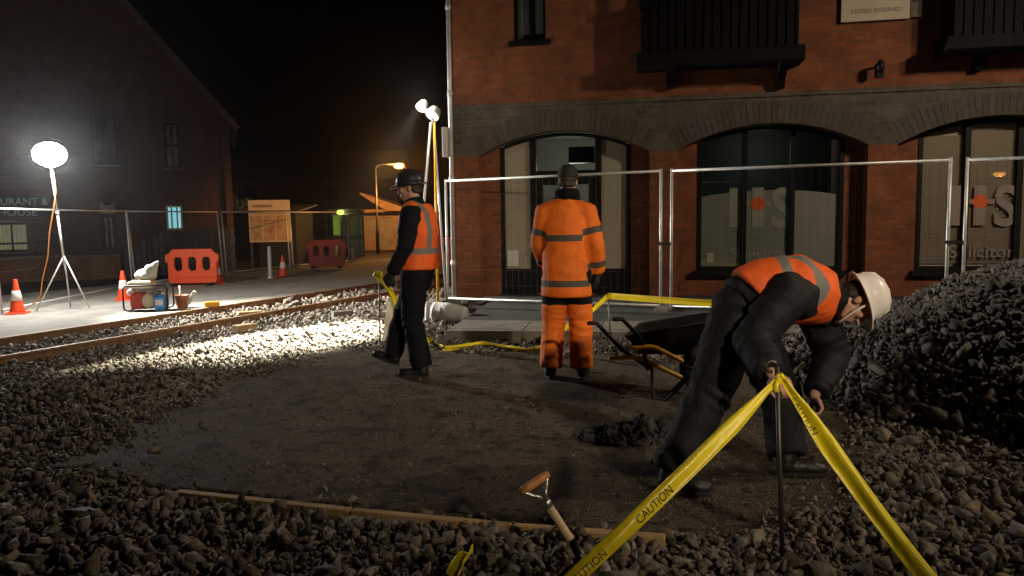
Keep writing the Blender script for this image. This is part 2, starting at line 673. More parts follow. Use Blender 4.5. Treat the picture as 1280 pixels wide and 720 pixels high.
# tarmac work floor outline (counter-clockwise), z = 0
FL = [at_z(px, py, 0.0) for px, py in ((60, 588), (120, 598), (225, 613), (440, 634), (640, 652), (830, 667), (935, 668), (1010, 655), (1060, 628), (1090, 590),
                                       (1085, 530), (1050, 470), (960, 452), (880, 448), (780, 444), (640, 440), (560, 437), (480, 433), (420, 438), (372, 446), (300, 468), (210, 505), (120, 548))]
_fl = []
for i, p in enumerate(FL):
    q = FL[(i + 1) % len(FL)]
    k = max(1, int((q - p).length / .12))
    for j in range(k):
        c = p.lerp(q, j / k)
        if not (1 <= i <= 6):                   # the near edge follows the straight timber
            nn = V((noise.noise(c * 2.3), noise.noise(c * 2.3 + V((7, 3, 1))), 0)) * .22 + V((noise.noise(c * 9), noise.noise(c * 9 + V((5, 1, 1))), 0)) * .07
            c = c + nn
        _fl.append(c)
FL = _fl
FLOOR = np.array([[p.x, p.y] for p in FL])
NEAR_A, NEAR_B = at_z(225, 613, 0.0), at_z(935, 668, 0.0)


def inside(px, py, poly):
    r = np.zeros(px.shape, bool)
    n = len(poly)
    for i in range(n):
        x0, y0 = poly[i]
        x1, y1 = poly[(i + 1) % n]
        if y0 == y1:
            continue
        c = ((y0 > py) != (y1 > py)) & (px < (x1 - x0) * (py - y0) / (y1 - y0) + x0)
        r ^= c
    return r


def grid_mesh(xs, ys, zf, keep=None):
    X, Y = np.meshgrid(xs, ys)
    Z = zf(X, Y)
    nx, ny = len(xs), len(ys)
    vs = np.stack([X.ravel(), Y.ravel(), Z.ravel()], 1)
    fs = []
    for j in range(ny - 1):
        for i in range(nx - 1):
            a = j * nx + i
            fs.append((a, a + 1, a + nx + 1, a + nx))
    me = bpy.data.meshes.new('g')
    me.from_pydata(vs.tolist(), [], fs)
    me.polygons.foreach_set('use_smooth', [True] * len(fs))
    return me


def wob(x, y, sc_=1.0, amp=0.01):
    return amp * (np.sin(x * 2.1 * sc_ + 1.3 * np.sin(y * 1.7 * sc_)) + np.sin(y * 2.7 * sc_ + 1.1 * np.sin(x * 1.9 * sc_ + 2)))


xs = np.concatenate([np.linspace(-90, -16, 12), np.arange(-15, 9, 0.3), np.linspace(9.5, 90, 12)])
ys = np.concatenate([np.linspace(-40, -2, 8), np.arange(-1, 22, 0.3), np.linspace(23, 150, 22)])
o = mesh_obj('ground', grid_mesh(xs, ys, lambda x, y: gz(x, y) - 0.055), M['soil'])
tag(o, kind='structure')

# distant street surface
me = grid_mesh(np.linspace(-26, 24, 20), np.linspace(20, 120, 30), lambda x, y: gz(x, y) - 0.045)
tag(mesh_obj('road', me, M['asphalt']), kind='structure')

# concrete apron on the far side of the track
ss, ts = np.linspace(1.66, 9.5, 22), np.linspace(-9, 24, 60)
S, T = np.meshgrid(ss, ts)
PX = P0[0] + TD[0] * T + TN[0] * S
PY = P0[1] + TD[1] * T + TN[1] * S
PZ = gz(PX, PY) + 0.012 + wob(PX, PY, 0.6, 0.004)
PZ[:, 0] -= 0.12
ss_e = S.copy()
vs = np.stack([PX.ravel(), PY.ravel(), PZ.ravel()], 1)
n = len(ss)
me = bpy.data.meshes.new('a')
me.from_pydata(vs.tolist(), [], [(j * n + i, j * n + i + 1, (j + 1) * n + i + 1, (j + 1) * n + i) for j in range(len(ts) - 1) for i in range(n - 1)])
tag(mesh_obj('concrete_apron', me, M['concrete']), kind='structure')

# tarmac floor slab
bm = bmesh.new()
f = bm.faces.new([bm.verts.new(p) for p in FL])
bmesh.ops.triangulate(bm, faces=[f])
for _ in range(7):
    es = [e for e in bm.edges if e.calc_length() > 0.16]
    if not es:
        break
    bmesh.ops.subdivide_edges(bm, edges=es, cuts=1)
    bmesh.ops.triangulate(bm, faces=bm.faces[:])
for v in bm.verts:
    v.co.z = 0.004 + float(wob(v.co.x, v.co.y, 1.2, 0.005)) + (.016 * noise.noise(v.co * 1.9) + .012 * noise.noise(v.co * 5.5)) - .012 * abs(noise.noise(V((v.co.x * .7, v.co.y * 3.2, 4))))
bd = [e for e in bm.edges if e.is_boundary]
r = bmesh.ops.extrude_edge_only(bm, edges=bd)
for v in [g for g in r['geom'] if isinstance(g, bmesh.types.BMVert)]:
    v.co.z -= 0.14
for fc in bm.faces:
    fc.smooth = True
bmesh.ops.recalc_face_normals(bm, faces=bm.faces[:])
me = bpy.data.meshes.new('f')
bm.to_mesh(me)
bm.free()
tag(mesh_obj('tarmac_floor', me, M['floor']), kind='structure')

# timber edging board along the near edge of the floor
eb = thing('timber_edging', 'long pale timber edging boards between tarmac and foreground ballast', 'timber edging', NEAR_A)
pts = [at_z(px, py, 0.045) - V(NEAR_A) for px, py in ((222, 612), (440, 635), (640, 654), (832, 668))]
for a, b in zip(pts, pts[1:]):
    mb = MB()
    d = (b - a).normalized() * 0.006
    mb.bar(a + d + V((0, -.022, -0.07)), b - d + V((0, -.022, -0.07)), 0.05, 0.15)
    mb.build('board', M['timber'], eb, bevel=0.006)

# pavement in front of the brick building
KA, KB = at_z(557, 413, 0.1), at_z(905, 416, 0.1)
kd = (KB - KA).normalized()
kn = V((-kd.y, kd.x, 0))
mb = MB()
q = [KA + kn * 0.9, KA + kd * 9 + kn * 0.9, KA + kd * 10 + kn * 4.4, KA + kn * 5.2 + kd * -0.1]
mb.raw([V((p.x, p.y, 0.094)) for p in q] + [V((p.x, p.y, -0.35)) for p in q], [(0, 1, 2, 3), (4, 5, 1, 0), (5, 6, 2, 1), (6, 7, 3, 2), (7, 4, 0, 3)])
tag(mb.build('pavement', M['asphalt']), kind='structure')
mb = MB()
for i in range(11):
    a, b = KA + kd * (i * 0.9 + 0.006), KA + kd * (i * 0.9 + 0.894)
    for t0, t1 in ((0.0, 0.14), (0.148, 0.9)):
        z = 0.1 + RNG.uniform(-0.003, 0.003)
        p = [a + kn * t0, b + kn * t0, b + kn * t1, a + kn * t1]
        mb.raw([V((c.x, c.y, z)) for c in p] + [V((c.x, c.y, -0.3)) for c in p], [(0, 1, 2, 3), (4, 5, 1, 0), (5, 6, 2, 1), (6, 7, 3, 2), (7, 4, 0, 3)])
tag(mb.build('kerb_flagstones', M['kerbstone']), kind='structure')

# ------------------------------------------------------------------ railway track
trk = thing('railway_track', 'two rusty rails on buried sleepers running through pale ballast', 'railway track', tw(0.75, 0, 0))
org = V(trk.location)
prof = [(-.07, 0), (.07, 0), (.07, .014), (.012, .03), (.012, .115), (.036, .125), (.036, .155), (.028, .16), (-.028, .16), (-.036, .155), (-.036, .125), (-.012, .115), (-.012, .03), (-.07, .014)]
for s0 in (0, GAUGE):
    mb = MB()
    tt = list(np.arange(-6, 42, 2.0))
    k = len(prof)
    vs = []
    for t in tt:
        for (u, z) in prof:
            zz = RZ - 0.16 + z
            vs.append(tw(s0 + u, t, zz) - org)
    fs, mm = [], []
    for i in range(len(tt) - 1):
        for j in range(k):
            fs.append((i * k + j, i * k + (j + 1) % k, (i + 1) * k + (j + 1) % k, (i + 1) * k + j))
            mm.append(1 if j in (7, 8, 6) else 0)
    mb.raw(vs, fs)
    mb.m = mm
    mb.build('rail', [M['rail'], M['railtop']], trk)
for i in range(42):
    t = -5 + i * 0.72
    mb = MB()
    R = Matrix.Translation(tw(0.75, t, RZ - 0.165) - org) @ Matrix.Rotation(math.atan2(TN[1], TN[0]), 4, 'Z')
    mb.box((-1.25, -.13, -.14), (1.25, .13, 0), R)
    for c in (-.75, .75):
        for q in (-.1, .1):
            mb.box((c + q - .03, -.05, 0), (c + q + .03, .05, .05), R)
    mb.build('sleeper', M['sleeper'], trk)

# ------------------------------------------------------------------ stones
def stone_templates(k, npt, flat=0.7):
    out = []
    for i in range(k):
        bm = bmesh.new()
        sx, sy, sz = RNG.uniform(0.85, 1.6), RNG.uniform(0.65, 1.05), RNG.uniform(0.45, 0.85) * flat / 0.7
        for _ in range(npt):
            d = RNG.normal(size=3)
            d /= np.linalg.norm(d)
            rr = RNG.uniform(0.72, 1.0)
            bm.verts.new((d[0] * sx * rr, d[1] * sy * rr, d[2] * sz * rr))
        r = bmesh.ops.convex_hull(bm, input=bm.verts[:])
        bmesh.ops.delete(bm, geom=list({g for g in r['geom_interior'] + r['geom_unused'] if isinstance(g, bmesh.types.BMVert)}), context='VERTS')
        bmesh.ops.triangulate(bm, faces=bm.faces[:])
        bm.verts.index_update()
        vs = np.array([v.co[:] for v in bm.verts])
        fs = np.array([[v.index for v in f.verts] for f in bm.faces])
        bm.free()
        out.append((vs, fs))
    return out


TPL = stone_templates(44, 9)
TPL_FAR = stone_templates(20, 8)


def rand_rot(n):
    q = RNG.normal(size=(n, 4))
    q /= np.linalg.norm(q, axis=1)[:, None]
    w_, x, y, z = q.T
    return np.stack([np.stack([1 - 2 * (y * y + z * z), 2 * (x * y - z * w_), 2 * (x * z + y * w_)], 1),
                     np.stack([2 * (x * y + z * w_), 1 - 2 * (x * x + z * z), 2 * (y * z - x * w_)], 1),
                     np.stack([2 * (x * z - y * w_), 2 * (y * z + x * w_), 1 - 2 * (x * x + y * y)], 1)], 1)


def stones_mesh(name, groups, m):
    """groups: list of (positions Nx3, sizes N, templates)"""
    AV, AF, off = [], [], 0
    for pos, size, tpl in groups:
        ids = RNG.integers(0, len(tpl), len(pos))
        for k, (vs, fs) in enumerate(tpl):
            sel = np.where(ids == k)[0]
            if not len(sel):
                continue
            R = rand_rot(len(sel))
            v = np.einsum('nij,vj->nvi', R, vs) * size[sel][:, None, None] + pos[sel][:, None, :]
            nv = vs.shape[0]
            f = fs[None] + (np.arange(len(sel)) * nv)[:, None, None] + off
            AV.append(v.reshape(-1, 3))
            AF.append(f.reshape(-1, 3))
            off += nv * len(sel)
    v, f = np.concatenate(AV), np.concatenate(AF)
    me = bpy.data.meshes.new(name)
    me.vertices.add(len(v))
    me.vertices.foreach_set('co', v.astype(np.float32).ravel())
    me.loops.add(f.size)
    me.loops.foreach_set('vertex_index', f.astype(np.int32).ravel())
    me.polygons.add(len(f))
    me.polygons.foreach_set('loop_start', np.arange(0, f.size, 3, dtype=np.int32))
    me.update(calc_edges=True)
    me.validate()
    return mesh_obj(name, me, m)


def jgrid(x0, x1, y0, y1, d):
    x, y = np.meshgrid(np.arange(x0, x1, d), np.arange(y0, y1, d))
    x, y = x.ravel(), y.ravel()
    return x + RNG.uniform(-.5, .5, x.shape) * d, y + RNG.uniform(-.5, .5, y.shape) * d


def heap_h(x, y):
    r = np.hypot((x - 5.1), (y - 5.9)) + 0.16 * np.sin(x * 3.1 + y * 1.3) + 0.12 * np.sin(y * 3.7 - x)
    return 1.40 * np.clip(1 - r / 2.85, 0, 1) ** 0.9


def view_ok(x, y, margin=0.9):
    """ground the photograph could plausibly see, with a margin each side"""
    return (np.abs(x) < 0.70 * y + margin)


groups = []
for x0, x1, y0, y1, d, size, tpl, layers in ((-4.5, 4.5, 2.0, 4.7, 0.043, 0.030, TPL, ((0.0, 1.0), (0.022, 0.75), (0.045, 0.22))),
                                            (-9.0, 4.5, 4.7, 8.6, 0.048, 0.0265, TPL_FAR, ((0.0, 1.0), (0.022, 0.4))),
                                            (-13, 0.2, 8.6, 14.5, 0.062, 0.033, TPL_FAR, ((0.0, 1.0), (0.02, 0.3))),
                                            (-13, 0.2, 14.5, 22.0, 0.14, 0.075, TPL_FAR, ((0.0, 1.0),))):
    for dz, frac in layers:
        x, y = jgrid(x0, x1, y0, y1, d)
        s = side(x, y)
        k = view_ok(x, y) & (RNG.random(x.shape) < frac) & (s < 1.62)
        k &= ~inside(x, y, FLOOR)
        k &= (np.abs(s) > 0.10) & (np.abs(s - GAUGE) > 0.10)
        k &= ~((x > -0.75) & (y > 7.3))                      # rubble strip and pavement
        k &= heap_h(x, y) < 0.03
        k &= ~((y > 11) & (s < -3.2))
        # thin out right beside the tarmac
        x, y, s = x[k], y[k], s[k]
        edge = inside(x, y + 0.06, FLOOR) | inside(x + 0.07, y, FLOOR)
        ed2 = (inside(x, y + 0.05, FLOOR) | inside(x, y + 0.10, FLOOR) | inside(x, y + .16, FLOOR)) & (y < 4.3) & (x > -1.9) & (x < .3)
        z = gz(x, y) + 0.0 + dz + wob(x, y, 1.5, 0.008) + np.where(y < 4.2, 0.015, 0.0)
        z = np.where(edge, z - 0.03, z)
        z = np.where(ed2, z - 0.045, z)
        z = np.where((s > -0.9), z - 0.02, z)
        sz = size * np.exp(RNG.normal(0, 0.38, x.shape))
        groups.append((np.stack([x, y, z], 1), sz, tpl))
# fines packed between the near stones
x, y = jgrid(-3.6, 3.6, 2.2, 4.4, 0.021)
k = view_ok(x, y, .4) & ~inside(x, y, FLOOR) & (heap_h(x, y) < .03)
x, y = x[k], y[k]
groups.append((np.stack([x, y, gz(x, y) + .012 + RNG.uniform(-.012, .016, x.shape)], 1), .0085 * np.exp(RNG.normal(0, .4, x.shape)), TPL_FAR))
# strays and grit scattered on the tarmac
for n, r0, sg in ((150, .013, .5), (7500, .0045, .5)):
    x, y = RNG.uniform(-3.9, 2.6, n), RNG.uniform(3.2, 8.2, n)
    k = inside(x, y, FLOOR)
    x, y = x[k], y[k]
    groups.append((np.stack([x, y, np.full(x.shape, 0.006 + r0 * .3)], 1), r0 * np.exp(RNG.normal(0, sg, x.shape)), TPL_FAR))
# a thin spill along the floor edge, wider where it is not held by timber
for n, sd_, r0 in ((1700, .08, .021), (600, .22, .016), (3500, .14, .008)):
    ii = RNG.integers(0, len(FLOOR), n)
    tt = RNG.random(n)[:, None]
    pp = FLOOR[ii] * (1 - tt) + FLOOR[(ii + 1) % len(FLOOR)] * tt + RNG.normal(0, sd_, (n, 2))
    k = ~((pp[:, 1] < 4.2) & (pp[:, 0] > -2.0) & (pp[:, 0] < 1.0) & (RNG.random(n) < 0.93))
    pp = pp[k]
    groups.append((np.stack([pp[:, 0], pp[:, 1], np.full(len(pp), 0.004 + r0 * .5)], 1), r0 * np.exp(RNG.normal(0, 0.4, len(pp))), TPL))
o = stones_mesh('ballast', groups, M['stone'])
tag(o, 'loose angular grey-brown ballast stones around the track and foreground', 'ballast', kind='stuff')

# gravel heap at the edge of the floor: core and its stones
hg = np.arange(-3.3, 3.31, 0.11)
me = grid_mesh(hg + 5.1, hg + 5.9, lambda x, y: np.where(heap_h(x, y) > 0, heap_h(x, y) - 0.03, -0.12))
groups = []
for dz, frac in ((0.0, 1.0), (0.02, 0.7), (0.04, 0.2)):
    x, y = jgrid(1.6, 7.6, 2.6, 8.6, 0.047)
    h = heap_h(x, y)
    k = (h > 0.012) & (RNG.random(x.shape) < frac) & (x < 0.72 * y + 1.2)
    x, y, h = x[k], y[k], h[k]
    sz = np.where(y < 4.6, 0.036, 0.036) * np.exp(RNG.normal(0, 0.40, x.shape))
    groups.append((np.stack([x, y, h + dz + RNG.normal(0, 0.008, x.shape)], 1), sz, TPL))
heap = stones_mesh('gravel_heap', groups, M['stone_heap'])
tag(heap, 'tall heap of dark grey crushed stone beside the bending worker', 'gravel heap', kind='stuff')
mesh_obj('heap_core', me, M['soil'], heap)

# rubble strip between tarmac and kerb
groups = []
for d, size, frac, dz in ((0.05, 0.026, 0.8, 0.0), (0.07, 0.035, 0.4, 0.02), (0.16, 0.06, 0.35, 0.02)):
    x, y = jgrid(-0.9, 4.2, 7.2, 9.0, d)
    kk = (V((0, 0, 0)),)
    lim = KA.y + (x - KA.x) * kd.y / kd.x
    k = (y < lim - 0.03) & ~inside(x, y, FLOOR) & (RNG.random(x.shape) < frac) & (heap_h(x, y) < 0.02)
    x, y = x[k], y[k]
    bumps = 0.06 * np.clip(np.sin(x * 3.3 + 1) * np.sin(x * 1.7 + 3), 0, 1)
    groups.append((np.stack([x, y, -0.03 + dz + bumps], 1), size * np.exp(RNG.normal(0, 0.35, x.shape)), TPL_FAR))
o = stones_mesh('rubble', groups, M['rubble'])
tag(o, 'brown earth and broken rubble strip along the kerb behind the tarmac', 'rubble', kind='stuff')

# low pile of dark lumps behind the bending worker
c = at_z(795, 548, 0.0)
n = 420
a, rr = RNG.uniform(0, 2 * PI, n), np.sqrt(RNG.random(n))
x, y = c.x + 0.36 * rr * np.cos(a), c.y + 0.20 * rr * np.sin(a)
z = 0.015 + 0.12 * (1 - rr) * RNG.random(n)
o = stones_mesh('dark_lump_pile', [(np.stack([x, y, z], 1), 0.034 * np.exp(RNG.normal(0, 0.45, n)), TPL)], M['dark_rubble'])
tag(o, 'low pile of dark lumps by the rear boot of the bending worker', 'rubble pile', kind='stuff')
# ------------------------------------------------------------------ brick building on the right
ANG = math.radians(-11)
EU, EI = V((math.cos(ANG), math.sin(ANG), 0)), V((-math.sin(ANG), math.cos(ANG), 0))   # along the facade, into the building
cy_ = 13.0
c0 = at_y(567, 372, cy_)
BC = V((c0.x, c0.y, 0))
bld = thing('brick_building', 'dark orange brick office building with three arched ground floor openings', 'building', BC, ANG)


def fp(px, py, d=0.0):
    """pixel to (u, z) on the facade plane set d into the building"""
    r = ray(px, py)
    o = BC + EI * d
    t = (o - CO).dot(EI) / r.dot(EI)
    p = CO + r * t
    return (p - BC).dot(EU), p.z


SPR, BTOP, WTOP, RD = 2.42, 3.20, 7.4, 0.25
ops = []
for l, r, apex_px, apex_py in ((598, 812, 705, 163), (847, 1085, 962, 154), (1122, 1385, 1245, 144)):
    ops.append((fp(l, 200)[0], fp(r, 200)[0], fp(apex_px, apex_py)[1]))
ULEN = 13.5


def arch_z(op, u, grow=0.0):
    u0, u1, za = op
    h, a = za - SPR, (u1 - u0) / 2
    R = (a * a + h * h) / (2 * h)
    zc = za - R
    x = u - (u0 + u1) / 2
    return zc + math.sqrt(max((R + grow) ** 2 - x * x, 0.0))


wall, band = MB(), MB()
soffs = {op: MB() for op in ops}
Z0 = 0.05


def quad(mb, u0, u1, z0, z1, d):
    mb.face([(u0, d, z0), (u1, d, z0), (u1, d, z1), (u0, d, z1)])


def holes_wall(mb, u0, u1, z0, z1, holes, d=0.0, depth=0.2):
    us = sorted({u0, u1, *[h[0] for h in holes], *[h[1] for h in holes]})
    zs = sorted({z0, z1, *[h[2] for h in holes], *[h[3] for h in holes]})
    for a, b in zip(us, us[1:]):
        for c, e in zip(zs, zs[1:]):
            m_, n_ = (a + b) / 2, (c + e) / 2
            if not any(h[0] < m_ < h[1] and h[2] < n_ < h[3] for h in holes):
                quad(mb, a, b, c, e, d)
    for a, b, c, e in holes:
        mb.face([(a, d, c), (a, d + depth, c), (a, d + depth, e), (a, d, e)])
        mb.face([(b, d + depth, c), (b, d, c), (b, d, e), (b, d + depth, e)])
        mb.face([(a, d + depth, e), (b, d + depth, e), (b, d, e), (a, d, e)])
        mb.face([(a, d, c), (b, d, c), (b, d + depth, c), (a, d + depth, c)])


edges = [0.0] + [e for op in ops for e in op[:2]] + [ULEN]
for a, b in zip(edges[::2], edges[1::2]):
    quad(wall, a, b, Z0, SPR, 0)
    quad(band, a, b, SPR, BTOP, 0)
for op in ops:
    u0, u1, za = op
    n = 28
    for i in range(n):
        a, b = u0 + (u1 - u0) * i / n, u0 + (u1 - u0) * (i + 1) / n
        za_, zb_ = arch_z(op, a), arch_z(op, b)
        band.face([(a, 0, za_), (b, 0, zb_), (b, 0, BTOP), (a, 0, BTOP)])
        soffs[op].face([(a, 0, za_), (a, RD, za_), (b, RD, zb_), (b, 0, zb_)])
    wall.face([(u0, 0, Z0), (u0, RD, Z0), (u0, RD, SPR), (u0, 0, SPR)])
    wall.face([(u1, RD, Z0), (u1, 0, Z0), (u1, 0, SPR), (u1, RD, SPR)])
# upper storey with one window opening
wa, wz = fp(642, 52)
wb = fp(682, 52)[0]
up_holes = [(wa, wb, wz, wz + 1.45)]
holes_wall(wall, 0, ULEN, BTOP, WTOP, up_holes, 0, 0.14)
# end wall and back
wall.face([(0, 9, Z0), (0, 0, Z0), (0, 0, WTOP), (0, 9, WTOP)])
wall.face([(0, 9, WTOP), (0, 0, WTOP), (0, 4.5, WTOP + 3.2)])
wall.face([(ULEN, 0, Z0), (ULEN, 9, Z0), (ULEN, 9, WTOP), (ULEN, 0, WTOP)])
wall.face([(ULEN, 0, WTOP), (ULEN, 9, WTOP), (ULEN, 4.5, WTOP + 3.2)])
wall.face([(ULEN, 9, Z0), (0, 9, Z0), (0, 9, WTOP), (ULEN, 9, WTOP)])
# recessed brick beside and below the glazing
wins = []
for op, (l, r, sl) in zip(ops, ((628, 788, 372), (871, 1052, 340), (1143, 1368, 336))):
    a, zs = fp(l, sl, RD)
    b = fp(r, sl, RD)[0]
    wins.append((a, b, zs))
wins[0] = (wins[0][0], wins[0][1], 0.12)
sv = wins[2][2]
wins[1] = (wins[1][0], wins[1][1], 0.5)
wins[2] = (wins[2][0], wins[2][1], 0.5)
for op, (a, b, zs) in zip(ops, wins):
    for u0, u1 in ((op[0], a), (b, op[1])):
        n = 4
        for i in range(n):
            p, q = u0 + (u1 - u0) * i / n, u0 + (u1 - u0) * (i + 1) / n
            wall.face([(p, RD, Z0), (q, RD, Z0), (q, RD, arch_z(op, q)), (p, RD, arch_z(op, p))])
    quad(wall, a, b, Z0, zs, RD)
wall.build('wall', M['brick'], bld)
gb = band.build('arch_band', M['greybrick'], bld)
for q in soffs.values():
    q.build('soffit', M['greybrick'], gb)
vr = MB()
for op in ops:
    u0, u1, za = op
    a = (u1 - u0) / 2
    h = za - SPR
    R = (a * a + h * h) / (2 * h)
    zc, uc = za - R, (u0 + u1) / 2
    half = math.asin(a / R)
    n = int(2 * half * R / 0.085)
    for i in range(n):
        t0, t1 = -half + 2 * half * (i + 0.06) / n, -half + 2 * half * (i + 0.94) / n
        pr = 0.004 + RNG.uniform(0, 0.003)
        q = []
        for rr in (R + 0.004, R + 0.33):
            q += [(uc + rr * math.sin(t0), zc + rr * math.cos(t0)), (uc + rr * math.sin(t1), zc + rr * math.cos(t1))]
        f = [(q[0][0], -pr, q[0][1]), (q[1][0], -pr, q[1][1]), (q[3][0], -pr, q[3][1]), (q[2][0], -pr, q[2][1])]
        g = [(x, 0.02, z) for x, _, z in f]
        vr.raw(f + g, [(0, 1, 2, 3), (4, 5, 1, 0), (5, 6, 2, 1), (6, 7, 3, 2), (7, 4, 0, 3)])
vr.build('arch_ring', M['voussoir'], gb)
# projecting brick course above the band
mb = MB()
mb.box((0.0, -0.022, BTOP - 0.005), (ULEN, 0.0, BTOP + 0.065))
mb.build('brick_course', M['greybrick'], gb)
rf = MB()
for s_ in (0, 1):
    y0, y1, z0, z1 = (-0.35, 4.5, WTOP - 0.1, WTOP + 3.35) if s_ == 0 else (4.5, 9.35, WTOP + 3.35, WTOP - 0.1)
    p = [(-.3, y0, z0), (ULEN + .3, y0, z0), (ULEN + .3, y1, z1), (-.3, y1, z1)]
    rf.raw(p + [(x, y, z - .12) for x, y, z in p], [(0, 1, 2, 3), (7, 6, 5, 4), (4, 5, 1, 0), (6, 7, 3, 2), (5, 6, 2, 1), (7, 4, 0, 3)])
rf.build('roof', M['slate'], bld)

# rooms behind the glass (painted boxes open to the front)
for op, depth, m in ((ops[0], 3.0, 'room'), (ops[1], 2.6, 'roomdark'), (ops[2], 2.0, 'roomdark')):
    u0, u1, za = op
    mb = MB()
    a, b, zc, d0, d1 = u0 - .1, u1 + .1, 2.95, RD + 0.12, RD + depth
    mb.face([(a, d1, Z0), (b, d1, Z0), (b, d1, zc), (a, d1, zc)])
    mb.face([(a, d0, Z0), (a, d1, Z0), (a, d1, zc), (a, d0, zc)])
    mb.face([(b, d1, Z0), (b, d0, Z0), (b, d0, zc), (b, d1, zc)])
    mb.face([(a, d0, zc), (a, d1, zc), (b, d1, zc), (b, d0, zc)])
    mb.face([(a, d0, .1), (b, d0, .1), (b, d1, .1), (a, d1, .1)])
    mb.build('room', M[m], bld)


def arch_poly(op, a, b, z0, drop=0.0, n=14):
    top = [(u, arch_z(op, u) - drop) for u in [b - (b - a) * i / n for i in range(n + 1)]]
    return [(a, z0), (b, z0)] + top


def flat(poly, d):
    mb = MB()
    mb.face([(u, d, z) for u, z in poly])
    return mb


def glazing(name, op, a, b, z0, mulls, parent, transoms=()):
    """dark frame following the arch, mullions and one pane per light"""
    d0, d1 = RD - 0.012, RD + 0.06
    fr = MB()
    fw = 0.065
    for u in (a, b - fw):
        fr.box((u, d0, z0), (u + fw, d1, min(arch_z(op, u), arch_z(op, u + fw)) - 0.005))
    fr.box((a + fw, d0, z0), (b - fw, d1, z0 + fw))
    n = 16
    for i in range(n):
        p, q = a + fw + (b - a - 2 * fw) * i / n, a + fw + (b - a - 2 * fw) * (i + 1) / n
        zp, zq = arch_z(op, p) - .004, arch_z(op, q) - .004
        v = [(p, d0, zp - fw), (q, d0, zq - fw), (q, d0, zq), (p, d0, zp)]
        fr.raw(v + [(x, d1, z) for x, _, z in v], [(0, 1, 2, 3), (7, 6, 5, 4), (4, 5, 1, 0), (6, 7, 3, 2)])
    for u in mulls:
        fr.box((u - .04, d0 - 0.01, z0 + fw), (u + .04, d1 - .003, arch_z(op, u) - fw))
    for u0, u1, z in transoms:
        fr.box((u0, d0 - .006, z - .035), (u1, d1 - .006, z + .035))
    f = fr.build(name, M['blackpaint'], parent)
    us = [a + .03] + list(mulls) + [b - .03]
    for p, q in zip(us, us[1:]):
        flat(arch_poly(op, p, q, z0 + .02, 0.03), RD + .025).build('pane', M['glass'], f)
    return f


def letters(body, size, u, z, d, m, parent, name='lettering', align='LEFT', xs=1.0, extrude=0.0015, bold=0.0):
    me = text_mesh(body, size, align, extrude, bold)
    me.transform(Matrix.Translation((u, d, z)) @ Matrix.Rotation(PI / 2, 4, 'X') @ Matrix.Diagonal((xs, 1, 1, 1)))
    return mesh_obj(name, me, m, parent)


# centre window: dark room above, frosted film with lettering below
op = ops[1]
a, b, z0 = wins[1]
mul = [fp(930, 250, RD)[0], fp(990, 250, RD)[0]]
win = glazing('window', op, a, b, z0, mul, bld)
fd = RD + 0.035
film_top = lambda u: 1.78 - 0.10 * ((u - (a + b) / 2) / ((b - a) / 2)) ** 2
n = 14
flat([(a + .05, z0 + .05), (b - .05, z0 + .05)] + [(u, film_top(u)) for u in [b - .05 - (b - a - .1) * i / n for i in range(n + 1)]], fd).build('frosted_film', M['film'], win)
MFT = fd - 0.004


def logo(pxs, pyt, pyb, right_px, big_m):
    """the two big letters with the orange mark on the cross bar"""
    u0, zt = fp(pxs, pyt, RD)
    _, zb = fp(pxs, pyb, RD)
    u1 = fp(right_px, pyb, RD)[0]
    h = zt - zb
    k = (u1 - u0)
    mb = MB()
    X_ = [u0, u0 + .15 * k, u0 + .30 * k, u0 + .45 * k, u0 + .55 * k]
    za_, zb_ = zb + h * .53, zb + h * .65
    o8 = [(X_[0], zb), (X_[1], zb), (X_[1], za_), (X_[2], za_), (X_[2], zb), (X_[3], zb), (X_[3], za_), (X_[4], za_), (X_[4], zb_), (X_[3], zb_), (X_[3], zt), (X_[2], zt), (X_[2], zb_), (X_[1], zb_), (X_[1], zt), (X_[0], zt)]
    nn = len(o8)
    mb.raw([(u, MFT - .002, z) for u, z in o8] + [(u, MFT, z) for u, z in o8],
           [tuple(range(nn))] + [(i + nn, (i + 1) % nn + nn, (i + 1) % nn, i) for i in range(nn)])
    mb.build('lettering', M[big_m], win_cur)
    letters('S', h * 1.38, u0 + .54 * k, zb + .005, MFT - .001, M[big_m], win_cur, xs=.42 * k / (h * .92), bold=.022)
    mb = MB()
    uc, zc, r = u0 + .375 * k, zb + h * .59, .085 * k
    mb.face([(uc - r * 1.3, MFT - .004, zc), (uc - r * .6, MFT - .004, zc - r), (uc + r * .6, MFT - .004, zc - r), (uc + r * 1.3, MFT - .004, zc), (uc + r * .6, MFT - .004, zc + r), (uc - r * .6, MFT - .004, zc + r)])
    mb.build('orange_mark', M['filmorange'], win_cur)


win_cur = win
logo(912, 235, 284, 1008, 'filmletter')
u, z = fp(913, 324, RD)
letters('Solicitors', 0.27, u, z, MFT - .001, M['filmletter'], win, xs=1.0)
u, z = fp(914, 297, RD)
letters('&   S O N   ', 0.09, u, z, MFT - .001, M['filmletter'], win).name = 'lettering'
bpy.data.objects.remove(win.children[-1])
mb = MB()
u, z = fp(884, 328, RD)
mb.box((u, MFT - .002, z), (u + .1, MFT, z + .15))
mb.build('sticker', M['cream'], win)
# pale vertical blind strip just inside the last light
u, z = fp(1043, 230, RD + .15)
mb = MB()
mb.box((u - .05, RD + .14, 0.55), (u + .02, RD + .16, 2.55))
mb.build('vertical_blind', M['white'], win)
mb = MB()
mb.box((a - .06, -0.02 + RD - .08, z0 - .07), (b + .06, RD + .02, z0 - .002))
mb.build('sill', M['blackpaint'], win)

